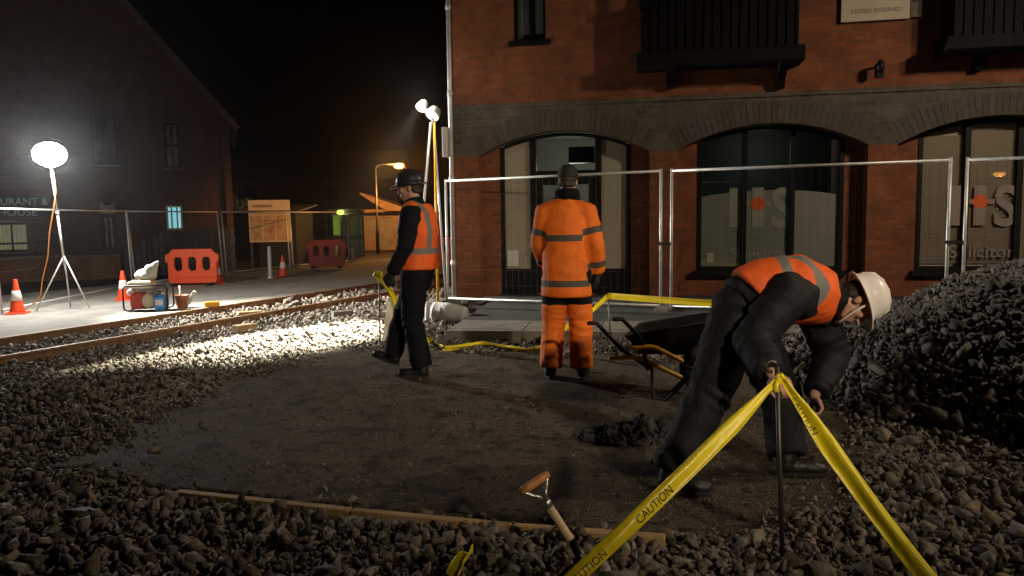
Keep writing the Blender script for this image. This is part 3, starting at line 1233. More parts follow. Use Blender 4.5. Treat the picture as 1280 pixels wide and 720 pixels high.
# window with beige blinds at the end of the facade
op = ops[2]
a, b, z0 = wins[2]
mul = [fp(1207, 250, RD)[0], fp(1273, 250, RD)[0], fp(1322, 250, RD)[0]]
win_cur = glazing('window', op, a, b, z0, mul, bld)
mb = MB()
zz = z0 + .1
while zz < op[2] - .06:
    for p, q in zip([a + .07] + [m_ + .05 for m_ in mul], [m_ - .05 for m_ in mul] + [b - .07]):
        lim = min(arch_z(op, p), arch_z(op, q)) - .06
        if zz + .05 < lim:
            mb.raw([(p, RD + .075, zz), (q, RD + .075, zz), (q, RD + .045, zz + .047), (p, RD + .045, zz + .047)], [(0, 1, 2, 3)])
    zz += .05
mb.build('blind', M['blind'], win_cur)
mb = MB()
us = np.linspace(a + .05, b - .05, 15)
mb.face([(a + .05, RD + .10, z0 + .05), (b - .05, RD + .10, z0 + .05)] + [(u, RD + .10, arch_z(op, u) - .05) for u in us[::-1]])
mb.build('blind_back', M['blind'], win_cur)
MFT = RD + 0.02
logo(1188, 232, 282, 1290, 'grey_letter')
u, z = fp(1186, 322, RD)
letters('Solicitors', 0.27, u, z, MFT - .001, M['grey_letter'], win_cur)
mb = MB()
mb.box((a - .06, RD - .10, z0 - .07), (b + .06, RD + .02, z0 - .002))
mb.build('sill', M['blackpaint'], win_cur)

# doorway: side lights, transom light and door
op = ops[0]
a, b, z0 = wins[0]
da, db = fp(667, 250, RD)[0], fp(748, 250, RD)[0]
door = thing('x', None, None)
bpy.data.objects.remove(door)
fr = MB()
d0, d1 = RD - .012, RD + .07
zt = fp(700, 217, RD)[1]
zlow = fp(640, 336, RD)[1]
for u in (a, da - .05, db - .05, b - .07):
    w_ = .07 if u in (a, b - .07) else .10
    fr.box((u, d0, Z0), (u + w_, d1, min(arch_z(op, u), arch_z(op, u + w_)) - .005))
n = 16
for i in range(n):
    p, q = a + .07 + (b - a - .14) * i / n, a + .07 + (b - a - .14) * (i + 1) / n
    zp, zq = arch_z(op, p) - .004, arch_z(op, q) - .004
    hh = .06
    v = [(p, d0 + .01, zp - hh), (q, d0 + .01, zq - hh), (q, d0 + .01, zq), (p, d0 + .01, zp)]
    fr.raw(v + [(x, d1, z) for x, _, z in v], [(0, 1, 2, 3), (7, 6, 5, 4), (4, 5, 1, 0), (6, 7, 3, 2)])
fr.box((da + .05, d0 + .01, zt - .06), (db - .05, d1, zt + .05))
for p, q in ((a + .07, da - .05), (db + .05, b - .07)):
    fr.box((p, d0 + .012, Z0), (q, d1, zlow))
frame = fr.build('door_frame', M['blackpaint'], bld)
for p, q in ((a + .06, da - .04), (db + .04, b - .06)):
    flat(arch_poly(op, p, q, zlow - .01, .03), RD + .025).build('side_light', M['glass'], frame)
    flat(arch_poly(op, p, q, zlow - .01, .05), RD + .045).build('side_light_film', M['blind'], frame)
mb = MB()
u, z = fp(634, 333, RD)
mb.box((u, RD + .012, z), (u + .2, RD + .016, z + .27))
mb.build('notice', M['white'], frame)
flat([(da + .04, zt + .04), (db - .04, zt + .04), (db - .04, arch_z(op, db) - .05), (da + .04, arch_z(op, da) - .05)], RD + .03).build('transom_light', M['glass'], frame)
dm = MB()
x0, x1, zt2 = da + .055, db - .055, zt - .065
dm.box((x0, RD + .005, Z0 + .02), (x0 + .11, RD + .05, zt2))
dm.box((x1 - .11, RD + .005, Z0 + .02), (x1, RD + .05, zt2))
for p, q in ((Z0 + .02, .45), (.98, 1.1), (zt2 - .12, zt2)):
    dm.box((x0 + .11, RD + .005, p), (x1 - .11, RD + .05, q))
dr = dm.build('door', M['blackpaint'], bld)
for p, q in ((.44, .99), (1.09, zt2 - .11)):
    flat([(x0 + .1, p), (x1 - .1, p), (x1 - .1, q), (x0 + .1, q)], RD + .03).build('pane', M['glass'], dr)
mb = MB()
mb.bar((x1 - .055, RD - .05, .95), (x1 - .055, RD - .05, 1.3), .025)
mb.bar((x1 - .055, RD - .05, 1.0), (x1 - .055, RD + .01, 1.0), .02)
mb.bar((x1 - .055, RD - .05, 1.25), (x1 - .055, RD + .01, 1.25), .02)
mb.build('handle', M['brightsteel'], dr)
mb = MB()
u, z = fp(725, 195, RD + 1.0)
mb.box((u - .2, RD + .95, z - .12), (u + .25, RD + 1.2, z + .16))
mb.build('wall_cabinet', M['blackpaint'], bld)

# upper window
mb = MB()
for u in (wa, wb - .05, (wa + wb) / 2 - .02):
    mb.box((u, .08, wz), (u + .05, .13, wz + 1.45))
for z in (wz, wz + .7, wz + 1.4):
    mb.box((wa + .05, .085, z), (wb - .05, .125, z + .05))
uw = mb.build('window', M['blackpaint'], bld)
flat([(wa, wz), (wb, wz), (wb, wz + 1.45), (wa, wz + 1.45)], .11).build('pane', M['glass'], uw)
flat([(wa, wz), (wb, wz), (wb, wz + 1.45), (wa, wz + 1.45)], .138).build('curtain', M['roomdark'], uw)
mb = MB()
mb.box((wa - .08, -.05, wz - .08), (wb + .08, .02, wz - .002))
mb.build('sill', M['blackpaint'], uw)

# black timber oriel bays on brackets
PR = 0.55
for (l, r, yb, yt, brk) in ((794, 1007, 84, 66, (838, 975)), (1184, 1400, 62, 45, (1222, 1372))):
    u0, zb = fp(l, yb, -PR)
    u1, zt_ = fp(r, yb, -PR)[0], fp(l, yt, -PR)[1]
    mb = MB()
    mb.box((u0, -PR, zb), (u1, 0, zt_))
    orl = mb.build('oriel', M['blacktimber'], bld, bevel=.012)
    mb = MB()
    mb.box((u0 + .09, -PR + .08, zt_ - .002), (u1 - .09, -.002, zt_ + .75))
    k = int((u1 - u0 - .2) / .13)
    for i in range(k + 1):
        u = u0 + .1 + (u1 - u0 - .23) * i / k
        mb.box((u, -PR + .06, zt_), (u + .03, -PR + .085, zt_ + .75))
    mb.box((u0 + .05, -PR + .03, zt_ + .75), (u1 - .05, -.002, zt_ + .83))
    mb.build('panelling', M['blacktimber'], orl)
    mb = MB()
    for i in range(6):
        u = u0 + .09 + (u1 - u0 - .26) * i / 5
        mb.box((u, -PR + .08, zt_ + .83), (u + .08, -PR + .16, zt_ + 2.1))
    mb.box((u0 + .05, -PR + .03, zt_ + 2.1), (u1 - .05, -.002, zt_ + 2.25))
    for u in (u0 + .09, u1 - .17):
        mb.box((u, -.08, zt_ + .83), (u + .08, -.002, zt_ + 2.1))
    mb.build('window_frame', M['blacktimber'], orl)
    flat([(u0 + .1, zt_ + .8), (u1 - .1, zt_ + .8), (u1 - .1, zt_ + 2.1), (u0 + .1, zt_ + 2.1)], -PR + .12).build('pane', M['glass'], orl)
    for bx in brk:
        uc, zk = fp(bx, yb + 26, -.05)
        mb = MB()
        v = [(-.002, zk), (-.12, zk), (-.17, zk + .12), (-.30, zk + .2), (-.48, zb - .002), (-.002, zb - .002)]
        nn = len(v)
        mb.raw([(uc - .06, d, z) for d, z in v] + [(uc + .06, d, z) for d, z in v],
               [tuple(range(nn)), tuple(reversed(range(nn, 2 * nn)))] + [(i, i + nn, (i + 1) % nn + nn, (i + 1) % nn) for i in range(nn)])
        mb.build('bracket', M['blacktimber'], orl)

# down pipe on the corner with a pale meter box
mb = MB()
mb.smooth = True
mb.tube([(0.03, -.07, .08), (0.03, -.07, WTOP - .2)], .038, 12)
for z in (.6, 2.0, 3.4, 4.8, 6.2):
    mb.tube([(0.03, -.07, z), (0.03, -.07, z + .1)], .048, 12)
dp = mb.build('down_pipe', M['galv'], bld)
u, zt_ = fp(560, 160)
zb = fp(560, 197)[1]
mb = MB()
mb.box((-.10, -.16, zb), (-.012, -.01, zt_))
mb.build('pipe_box', M['white'], dp, bevel=.01)

# small unlit lamp bracket on the wall
u, z = fp(1100, 88)
mb = MB()
mb.box((u - .05, -.03, z - .1), (u + .05, -.002, z + .1))
mb.bar((u, -.02, z + .06), (u - .05, -.2, z + .1), .03)
mb.ball((u - .05, -.22, z + .02), (.06, .06, .1))
tag(mb.build('wall_lamp', M['blackpaint'], bld))

# sign above: two pale boards
u0, z0 = fp(1051, 28, -.06)
u1 = fp(1137, 28, -.06)[0]
u2 = fp(1152, 28, -.06)[0]
p0 = BC + EU * u0 + EI * -.06
sg = thing('sign_board', 'cream sign board fixed high on the brick wall between the black bays', 'sign', V((p0.x, p0.y, z0)), ANG)
mb = MB()
mb.box((0, 0, 0), (u1 - u0, .05, .62))
mb.build('board', M['cream'], sg, bevel=.006)
mb = MB()
mb.box((u1 - u0 + .004, -.004, 0.015), (u2 - u0, .05, .62))
mb.build('side_board', M['kerbstone'], sg, bevel=.006)
letters('STORES RESERVED', .088, .13, .115, -.003, M['grey_letter'], sg, extrude=.001)

# ------------------------------------------------------------------ guest house on the left
HY = 27.0
HANG = math.radians(20)
hc = at_y(295, 340, HY)
HC = V((hc.x, HY, 0))
HU, HI = V((math.cos(HANG), math.sin(HANG), 0)), V((-math.sin(HANG), math.cos(HANG), 0))


def L_(px, py, d=0.0):
    r = ray(px, py)
    o_ = HC + HI * d
    t = (o_ - CO).dot(HI) / r.dot(HI)
    p = CO + r * t
    return (p - HC).dot(HU), p.z + .3


HX1, HX0 = 0.0, -10.2
EV = L_(295, 150)[1] - .3
APX = EV + 6.2
house = thing('guest_house', 'dark brick guest house with steep gable behind the floodlight', 'house', (HC.x, HY, -.3), HANG)


def hrect(px0, py0, px1, py1):
    a, zt = L_(px0, py0)
    b, zb = L_(px1, py1)
    return (a, b, zb, zt)


HW = dict(sash=hrect(204, 153, 226, 210), teal=hrect(207, 257, 229, 287), door=hrect(124, 253, 147, 312), cream=hrect(-8, 279, 37, 314), dark=hrect(112, 140, 148, 206))
mb = MB()
holes_wall(mb, HX0 - HX1, 0, -.1, EV + .3, list(HW.values()), 0, .12)
mb.face([(HX0 - HX1, 0, EV + .3), (0, 0, EV + .3), ((HX0 - HX1) / 2, 0, APX + .3)])
mb.face([(0, 0, -.1), (0, 9, -.1), (0, 9, EV + .3), (0, 0, EV + .3)])
mb.face([(HX0 - HX1, 9, -.1), (HX0 - HX1, 0, -.1), (HX0 - HX1, 0, EV + .3), (HX0 - HX1, 9, EV + .3)])
mb.build('wall', M['housebrick'], house)
mb = MB()
xm, e = (HX0 - HX1) / 2, EV + .3
for x0, x1 in ((.25, xm), (HX0 - HX1 - .25, xm)):
    p = [(x0, -.2, e - .28), (x1, -.2, APX + .32), (x1, 9.2, APX + .32), (x0, 9.2, e - .28)]
    if x0 < 0:
        p = p[::-1]
    mb.raw(p + [(x, y, z + .12) for x, y, z in p], [(3, 2, 1, 0), (4, 5, 6, 7), (0, 1, 5, 4), (1, 2, 6, 5), (2, 3, 7, 6), (3, 0, 4, 7)])
mb.build('roof', M['slate'], house)
M['darkboard0'] = mat('barge_paint', (0.10, 0.075, 0.06), 0.6, var=.3)
mb = MB()
mb.smooth = True
mb.tube([(-.25, -.07, 0), (-.25, -.07, EV - .1), (-.12, -.16, EV + .12)], .04, 10)
mb.build('down_pipe', M['steel'], house)
mb = MB()
for x0, x1 in ((.28, xm), (HX0 - HX1 - .28, xm)):
    mb.bar((x0, -.19, e - .32), (x1, -.19, APX + .27), .05, .2)
mb.build('barge_board', M['darkboard0'], house)
M['tealcurtain'] = emit('lit_teal_curtain', (0.38, 0.80, 0.88), 0.5)
M['creamcurtain'] = emit('lit_cream_curtain', (0.8, 0.78, 0.5), 0.10)
M['greycurtain'] = mat('grey_net_curtain', (0.35, 0.35, 0.34), 0.8, var=0.3, vscale=3)


def sash(rect, cur, parent, bars=1, midbar=0.5, curtain=True, fm='blackpaint'):
    a, b, z0, z1 = rect
    mb = MB()
    for u in (a, b - .06):
        mb.box((u, .05, z0), (u + .06, .11, z1))
    for z in (z0, z1 - .06, z0 + (z1 - z0) * midbar - .03):
        mb.box((a + .06, .055, z), (b - .06, .105, z + .06))
    for i in range(bars):
        u = a + (b - a) * (i + 1) / (bars + 1)
        mb.box((u - .025, .045, z0 + .06), (u + .025, .10, z1 - .06))
    f = mb.build('window', M[fm], parent)
    mb = MB()
    mb.face([(a, .08, z0), (b, .08, z0), (b, .08, z1), (a, .08, z1)])
    mb.build('pane', M['glass'], f)
    mb = MB()
    k = 24
    us = np.linspace(a, b, k + 1)
    for i in range(k):
        p, q = us[i], us[i + 1]
        y0, y1 = .118 + .02 * math.sin(i * 1.9), .118 + .02 * math.sin((i + 1) * 1.9)
        mb.face([(p, y0, z0), (q, y1, z0), (q, y1, z1), (p, y0, z1)])
    mb.build('curtain', M[cur], f)
    mb = MB()
    mb.box((a - .08, -.06, z0 - .08), (b + .08, .05, z0 - .002))
    mb.build('sill', M['kerbstone'], f)
    return f


sash(HW['sash'], 'greycurtain', house)
sash(HW['teal'], 'tealcurtain', house, bars=2, midbar=.02, fm='white')
sash(HW['cream'], 'creamcurtain', house, midbar=.28)
sash(HW['dark'], 'roomdark', house)
a, b, z0, z1 = HW['door']
mb = MB()
w_ = b - a
for u, v in ((a, a + .12), (b - .12, b), ((a + b) / 2 - .05, (a + b) / 2 + .05)):
    mb.box((u, .05, z0), (v, .1, z0 + (z1 - z0) * .68))
mb.box((a, .045, z0 + (z1 - z0) * .68), (b, .11, z0 + (z1 - z0) * .76))
for z in (z0, z1 - .08):
    mb.box((a + .12, .055, z), (b - .12, .095, z + .08))
hd = mb.build('door', M['blackpaint'], house)
mb = MB()
mb.face([(a, .09, z0), (b, .09, z0), (b, .09, z1), (a, .09, z1)])
mb.build('curtain', M['greycurtain'], hd)
# green name board
a, zt = L_(-90, 246, -.05)
b, zb = L_(66, 272, -.05)
sp_ = HC + HU * b + HI * -.06
hs = thing('house_sign', 'dark green name board with pale lettering on the guest house wall', 'sign', V((sp_.x, sp_.y, zb - .3)), HANG)
mb = MB()
mb.box((a - b, 0, 0), (0, .05, zt - zb))
M['greenboard'] = mat('green_board', (0.012, 0.055, 0.045), 0.5, var=0.2)
M['paleletter'] = mat('pale_letter', (0.55, 0.58, 0.52), 0.6, var=0.05)
mb.build('board', M['greenboard'], hs)
letters('RESTAURANT &', .33, -.10, .41, -.003, M['paleletter'], hs, align='RIGHT', xs=.95)
letters('GUEST HOUSE', .33, -.42, .07, -.003, M['paleletter'], hs, align='RIGHT', xs=1.05)

# low orange brick yard wall in front of the house
a, b = at_y(-60, 352, 22.6), at_y(152, 352, 24.2)
d = (b - a)
yw = thing('yard_wall', 'low orange brick yard wall with stone coping behind the mesh fence', 'wall', (a.x, a.y, -.3), math.atan2(d.y, d.x))
ln = math.hypot(d.x, d.y)
hh = at_y(100, 319, 23.6).z + .3
mb = MB()
mb.box((0, 0, -.05), (ln, .22, hh - .06))
mb.build('wall', M['yardbrick'], yw)
mb = MB()
mb.box((-.03, -.03, hh - .06), (ln + .03, .25, hh))
mb.build('coping', M['kerbstone'], yw)

# grey board fence
M['greyboard'] = mat('weathered_board', (0.11, 0.105, 0.10), 0.85, var=0.35, vscale=5, bump=0.4, bscale=30, island=0.25)
bf = thing('board_fence', 'weathered grey vertical board fence between guest house and mesh fence', 'fence', (0, 0, 0))
bpts = [at_y(156, 345, 24.9), at_y(178, 345, 25.2), at_y(208, 345, 25.6), at_y(250, 345, 26.0), at_y(296, 345, 26.4)]
btop = [at_y(156, 312, 24.9).z, at_y(178, 303, 25.2).z, at_y(208, 289, 25.6).z, at_y(250, 285, 26.).z, at_y(296, 283, 26.4).z]
bf.location = (bpts[0].x, bpts[0].y, -.3)
mb = MB()
rl = MB()
for (p, q, zp, zq) in zip(bpts, bpts[1:], btop, btop[1:]):
    L2 = V((q.x - p.x, q.y - p.y, 0))
    k = max(2, int(L2.length / .16))
    for i in range(k):
        c = V((p.x, p.y, 0)) + L2 * ((i + .5) / k) - V((bpts[0].x, bpts[0].y, 0))
        z = zp + (zq - zp) * (i + .5) / k + .3 + RNG.uniform(-.015, .015)
        R = Matrix.Translation(c) @ Matrix.Rotation(math.atan2(L2.y, L2.x), 4, 'Z')
        mb.box((-.072, -.012 + RNG.uniform(0, .008), -.05), (.072, .012, z), R)
    for f_ in (.25, .75):
        o1 = V((p.x - bpts[0].x, p.y - bpts[0].y + .05, (zp + .3) * f_))
        o2 = V((q.x - bpts[0].x, q.y - bpts[0].y + .05, (zq + .3) * f_))
        rl.bar(o1, o2, .05, .09)
mb.build('boarding', M['greyboard'], bf)
rl.build('rail', M['greyboard'], bf)

# dark shed with the notice board in front
a, b = at_y(291, 338, 29.2), at_y(372, 338, 29.2)
shed = thing('timber_shed', 'low black timber shed behind the lit notice board', 'shed', (a.x, 29.2, -.3))
W_ = b.x - a.x
M['darkboard'] = mat('dark_board', (0.022, 0.02, 0.018), 0.8, var=0.3, bump=0.3, bscale=30)
mb = MB()
mb.box((0, 0, -.05), (W_, 2.5, 2.0))
for i in range(13):
    mb.box((.02, -.015, .05 + i * .15), (W_ - .02, .0, .05 + i * .15 + .135))
mb.build('wall', M['darkboard'], shed)
mb = MB()
p = [(-.15, -.2, 1.99), (W_ + .15, -.2, 1.99), (W_ + .15, 2.7, 2.3), (-.15, 2.7, 2.3)]
mb.raw(p + [(x, y, z + .06) for x, y, z in p], [(3, 2, 1, 0), (4, 5, 6, 7), (0, 1, 5, 4), (1, 2, 6, 5), (2, 3, 7, 6), (3, 0, 4, 7)])
mb.build('roof', M['slate'], shed)

nbY = 28.4
a, zb = at_y(313, 303, nbY).x, at_y(313, 303, nbY).z
b, zt = at_y(361, 250, nbY).x, at_y(337, 250, nbY).z
nb = thing('notice_board', 'street notice board with header panel and three poster panels lit orange', 'notice board', ((a + b) / 2, nbY, -.3), math.radians(6))
hw, zb, zt = (b - a) / 2, zb + .3, zt + .3
zm = zt - (zt - zb) * .25
for x in (-hw + .05, hw - .05):
    mb = MB()
    mb.box((x - .045, .03, -.05), (x + .045, .11, zt))
    mb.build('post', M['steel'], nb)
mb = MB()
mb.box((-hw, -.03, zb), (hw, .03, zm - .05))
mb.box((-hw, -.03, zm), (hw, .03, zt))
fr_ = mb.build('panel', M['cream'], nb, bevel=.01)
cols = [(0.42, 0.33, 0.22), (0.60, 0.25, 0.08), (0.72, 0.33, 0.06)]
for i in range(3):
    x0 = -hw + .07 + i * (2 * hw - .1) / 3
    m_ = mat('poster_%d' % i, cols[i], .6, var=.55, vscale=5, col2=(0.65, 0.5, 0.3))
    mb = MB()
    mb.box((x0, -.036, zb + .07), (x0 + (2 * hw - .1) / 3 - .05, -.031, zm - .17))
    mb.build('poster', m_, nb)
mb = MB()
for k, z in enumerate((zm - .12, zm - .38)):
    mb.box((-hw + .08, -.041, z), (hw - (.1 if k == 0 else .5), -.037, z + .035))
mb.box((-hw + .15, -.036, zm + .12), (hw * .15, -.031, zm + .22))
mb.build('heading_stripe', M['grey_letter'], nb)


# ------------------------------------------------------------------ mesh fence panels
def fence_panel(p, q, label, h=2.0, lean=0.0, group=None, wire=.0022, nh=None, pale='galv'):
    p, q = V(p), V(q)
    d = q - p
    L2 = math.hypot(d.x, d.y)
    t = thing('mesh_fence', label, 'mesh fence', p, math.atan2(d.y, d.x), group)
    sl = d.z / L2
    sh = lambda x, z: V((x + lean * z, 0, z + .06 + sl * x))
    mb = MB()
    mb.smooth = True
    r = .021
    top, bot = h - .03, .10
    mb.tube([sh(0.03, 0), sh(0.03, h)], r, 10)
    mb.tube([sh(L2 - .03, 0), sh(L2 - .03, h)], r, 10)
    mb.tube([sh(0.03, top), sh(L2 - .03, top)], r * .95, 10)
    mb.tube([sh(0.03, bot), sh(L2 - .03, bot)], r * .95, 10)
    mb.build('frame', M[pale], t)
    mb = MB()
    k = int(L2 / .105)
    for i in range(1, k):
        x = .03 + (L2 - .06) * i / k
        mb.bar(sh(x, bot), sh(x, top), wire, up=(0, 1, 0))
    for i in range(1, 8):
        z = bot + (top - bot) * i / 8
        mb.bar(sh(.03, z), sh(L2 - .03, z), wire, up=(0, 1, 0))
    mb.build('wire_mesh', M['galv_dull'], t)
    return t


def fence_foot(loc, rz, label, group):
    t = thing('concrete_block', label, 'concrete block', loc, rz, group)
    mb = MB()
    mb.box((-.11, -.34, -.03), (.11, .34, .12), taper=.85)
    mb.build('block', M['kerbstone'], t, bevel=.012)
    return t


fl = [(555, 224, 12.3, 0), (829, 211, 10.7, 0), (837, 211, 10.66, 0), (1192, 197, 9.4, 0), (1206, 197, 9.35, 0)]
fg = [at_y(x, y, Y) for x, y, Y, _ in fl]
base = [V((p.x, p.y, p.z - 2.06)) for p in fg]
pn1 = fence_panel(base[0], base[1], 'galvanised mesh fence panel in front of the doorway behind the two standing workers', pale='galv')
pn2 = fence_panel(base[2], base[3], 'galvanised mesh fence panel in front of the arched window with frosted film')
e = base[4] + (base[4] - base[2]).normalized() * 3.5
fence_panel(base[4], e, 'galvanised mesh fence panel in front of the window with beige blinds')
for i, (p, lb) in enumerate(((base[0], 'pale concrete fence foot at the corner of the brick building'),
                              ((base[1] + base[2]) / 2, 'pale concrete fence foot behind the wheelbarrow'),
                              ((base[3] + base[4]) / 2, 'pale concrete fence foot behind the gravel heap'))):
    fence_foot((p.x, p.y, p.z + .04), math.radians(-24), lb, 'concrete fence feet')
# clamps joining the panels
for pn in (pn1, pn2):
    L2 = max(v.co.x for v in pn.children[0].data.vertices)
    mb = MB()
    mb.box((L2 - .05, -.03, 1.03), (L2 + .13, .03, 1.07))
    mb.build('clamp', M['steel'], pn)

lf = [(2, 395, 14.3, .07), (169, 358, 20.2, .09), (283, 345, 24.2, .06), (366, 336, 27.5, .04), (440, 333, 30.5, .03)]
lb = [at_y(x, y, Y) for x, y, Y, _ in lf]
lab = ['galvanised mesh fence panel behind the floodlight stand', 'galvanised mesh fence panel behind the generator and orange barrier',
       'galvanised mesh fence panel in front of the timber shed', 'galvanised mesh fence panel beyond the notice board']
for i in range(4):
    p, q = lb[i].copy(), lb[i + 1].copy()
    p.z, q.z = -.36, -.36
    d = (q - p).normalized()
    fence_panel(p, q - d * .13, lab[i], lean=(lf[i][3] * -1), h=2.03)
    if i:
        fence_foot((p.x, p.y, -.28), math.atan2(d.y, d.x), ['', 'pale concrete fence foot beside the generator', 'pale concrete fence foot at the end of the orange barrier', 'pale concrete fence foot below the notice board'][i], 'concrete fence feet')
d = (lb[0] - lb[1]).normalized()
p = lb[0] + d * 3.4
p.z = -.36
q = lb[0].copy()
q.z = -.36
fence_panel(p, q + d * .13, 'galvanised mesh fence panel leaving the picture beside the traffic cone', lean=-.05, h=2.03)

# ------------------------------------------------------------------ far end of the street
# telephone kiosk
c = at_y(430, 336, 34.0)
ks = thing('glass_kiosk', 'dark framed glass kiosk with a yellow-green lamp at the street end', 'kiosk', (c.x, 34, -.28))
kh = at_y(430, 264, 34).z + .28
hw = .72
mb = MB()
for x in (-hw, -.05, hw):
    for y in (0, 1.0):
        mb.box((x - .035, y - .035, 0), (x + .035, y + .035, kh))
for z in (0, .9, kh - .14):
    mb.box((-hw, -.03, z), (hw, .03, z + .1))
    mb.box((-hw, .97, z), (hw, 1.03, z + .1))
mb.build('frame', M['steel'], ks)
for x0, x1 in ((-hw, -.05), (-.05, hw)):
    mb = MB()
    mb.face([(x0, 0.002, 0), (x1, 0.002, 0), (x1, 0.002, kh), (x0, 0.002, kh)])
    mb.build('pane', M['glass'], ks)
mb = MB()
mb.face([(-hw, 1.04, 0), (hw, 1.04, 0), (hw, 1.04, kh), (-hw, 1.04, kh)])
mb.build('back_panel', M['greycurtain'], ks)
mb = MB()
mb.box((-hw - .08, -.1, kh), (hw + .08, 1.1, kh + .1))
mb.build('roof', M['steel'], ks)
mb = MB()
mb.ball((-.05, -.1, kh - .05), (.17, .09, .10))
mb.build('lamp', M['greenlamp'], ks)
mb = MB()
mb.box((-.55, .6, 1.0), (-.25, .8, 1.9))
mb.build('lit_panel', M['greenlamp'], ks)
bpy.data.objects['lit_panel'].data.materials[0] = emit('dim_green_panel', (0.65, 0.8, 0.12), 0.12)
lamp('POINT', 'kiosk_light', V((c.x, 33.6, kh - .35)), None, 7, (.8, 1, .3), ks, size=.1)

# small shop with a pitched canopy
c = at_y(478, 318, 42.0)
M['shopwall'] = mat('shop_wall', (0.42, 0.30, 0.20), 0.8, var=0.25, vscale=2)
M['shoproof'] = mat('pale_roof', (0.5, 0.32, 0.18), 0.7, var=0.2, vscale=2)
sh = thing('corner_shop', 'small shop with pale pitched roof lit orange by the street lamp', 'shop', (c.x, 42, -.28))
x0, x1 = at_y(449, 300, 42).x - c.x, at_y(505, 300, 42).x - c.x
ze, zr = at_y(470, 265, 42).z + .28, at_y(470, 243, 42).z + .28
hole = [(x0 + .35, x0 + 1.0, .9, ze - .3), (x0 + 1.15, x0 + 1.85, .05, ze - .3)]
mb = MB()
holes_wall(mb, x0, x1, 0, ze, hole, 0, .12)
mb.face([(x0, 4, 0), (x0, 0, 0), (x0, 0, ze), (x0, 4, ze)])
mb.face([(x1, 0, 0), (x1, 4, 0), (x1, 4, ze), (x1, 0, ze)])
mb.build('wall', M['shopwall'], sh)
for hh in hole:
    mb = MB()
    mb.box((hh[0], .06, hh[2]), (hh[1], .1, hh[3]))
    mb.build('window', M['greycurtain'], sh)
mb = MB()
p = [(x0 + .2, -.5, zr), (x1 + .3, -.5, ze + .02), (x1 + .3, 4.2, ze + .02), (x0 + .2, 4.2, zr)]
mb.raw(p + [(x, y, z + .1) for x, y, z in p], [(3, 2, 1, 0), (4, 5, 6, 7), (0, 1, 5, 4), (1, 2, 6, 5), (2, 3, 7, 6), (3, 0, 4, 7)])
p = [(x0 + .2, -.48, zr), (x1 + .2, -.48, ze + .05), (x0 + 1.6, -.48, ze + .05)]
mb.face(p)
mb.build('roof', M['shoproof'], sh)
mb = MB()
mb.box((x0 - .1, -.35, ze - .02), (x1 + .1, .0, ze + .14))
mb.build('fascia', M['shoproof'], sh)

# dark terrace closing the street
c = at_y(400, 330, 60)
tr = thing('terraced_house', 'unlit dark house standing in the night at the street end', 'house', (c.x, 58, -.3))
mb = MB()
hole = [(-5, -4, 1.0, 2.2), (-2, -1, 0, 2.1), (1, 2, 1.0, 2.2), (-5, -4, 3.2, 4.2), (1, 2, 3.2, 4.2)]
holes_wall(mb, -6.5, 6.5, -.1, 4.8, hole, 0, .12)
mb.face([(6.5, 0, -.1), (6.5, 7, -.1), (6.5, 7, 4.8), (6.5, 3.5, 7), (6.5, 0, 4.8)])
mb.face([(-6.5, 7, -.1), (-6.5, 0, -.1), (-6.5, 0, 4.8), (-6.5, 3.5, 7), (-6.5, 7, 4.8)])
mb.build('wall', M['housebrick'], tr)
for hh in hole:
    mb = MB()
    mb.box((hh[0], .06, hh[2]), (hh[1], .1, hh[3]))
    mb.build('window', M['blackpaint'], tr)
mb = MB()
for y0, z0, y1, z1 in ((-.3, 4.62, 3.5, 7.05), (3.5, 7.05, 7.3, 4.62)):
    p = [(-6.8, y0, z0), (6.8, y0, z0), (6.8, y1, z1), (-6.8, y1, z1)]
    mb.raw(p + [(x, y, z + .1) for x, y, z in p], [(3, 2, 1, 0), (4, 5, 6, 7), (0, 1, 5, 4), (1, 2, 6, 5), (2, 3, 7, 6), (3, 0, 4, 7)])
mb.build('roof', M['slate'], tr)

# street lamps
def street_lamp(loc, h, arm, label, on='sodium', energy=300, colr=(1, .42, .1), rz=0.0, spotrange=None):
    t = thing('street_lamp', label, 'street lamp', loc, rz)
    mb = MB()
    mb.smooth = True
    mb.tube([(0, 0, 0), (0, 0, 1.1), (0, 0, 1.15), (0, 0, h)], [.09, .09, .06, .045], 12)
    mb.build('post', M['steel'], t)
    mb = MB()
    mb.smooth = True
    mb.tube([(0, 0, h - .1), (arm * .1, 0, h + .02), (arm * .45, 0, h + .08), (arm, 0, h + .08)], .03, 10)
    mb.build('arm', M['steel'], t)
    mb = MB()
    mb.ball((arm + .18 * (1 if arm >= 0 else -1), 0, h + .1), (.34, .14, .09))
    hd = mb.build('lantern', M['steel'], t)
    mb = MB()
    mb.ball((arm + .18 * (1 if arm >= 0 else -1), 0, h - .01), (.28, .13, .13))
    mb.build('bulb', M[on], hd)
    lamp('POINT', 'lamp_light', V(loc) + V((0, -.25, 0)) + Matrix.Rotation(rz, 3, 'Z') @ V((arm + .18, 0, h - .12)), None, energy, colr, t, size=.12)
    return t


c = at_y(472, 300, 38)
zt = at_y(472, 207, 38).z
sl1 = street_lamp((c.x, 38, -.28), zt + .28 - .02, at_y(494, 208, 38).x - c.x, 'lit orange sodium street lamp standing by the small shop', energy=1000)
c = at_y(489, 227, 75)
street_lamp((c.x + .4, 75, -.28), c.z + .28, -.4, 'small distant white street lamp seen beside the hat of the walking worker', on='whitelamp', energy=40, colr=(.9, .95, 1))

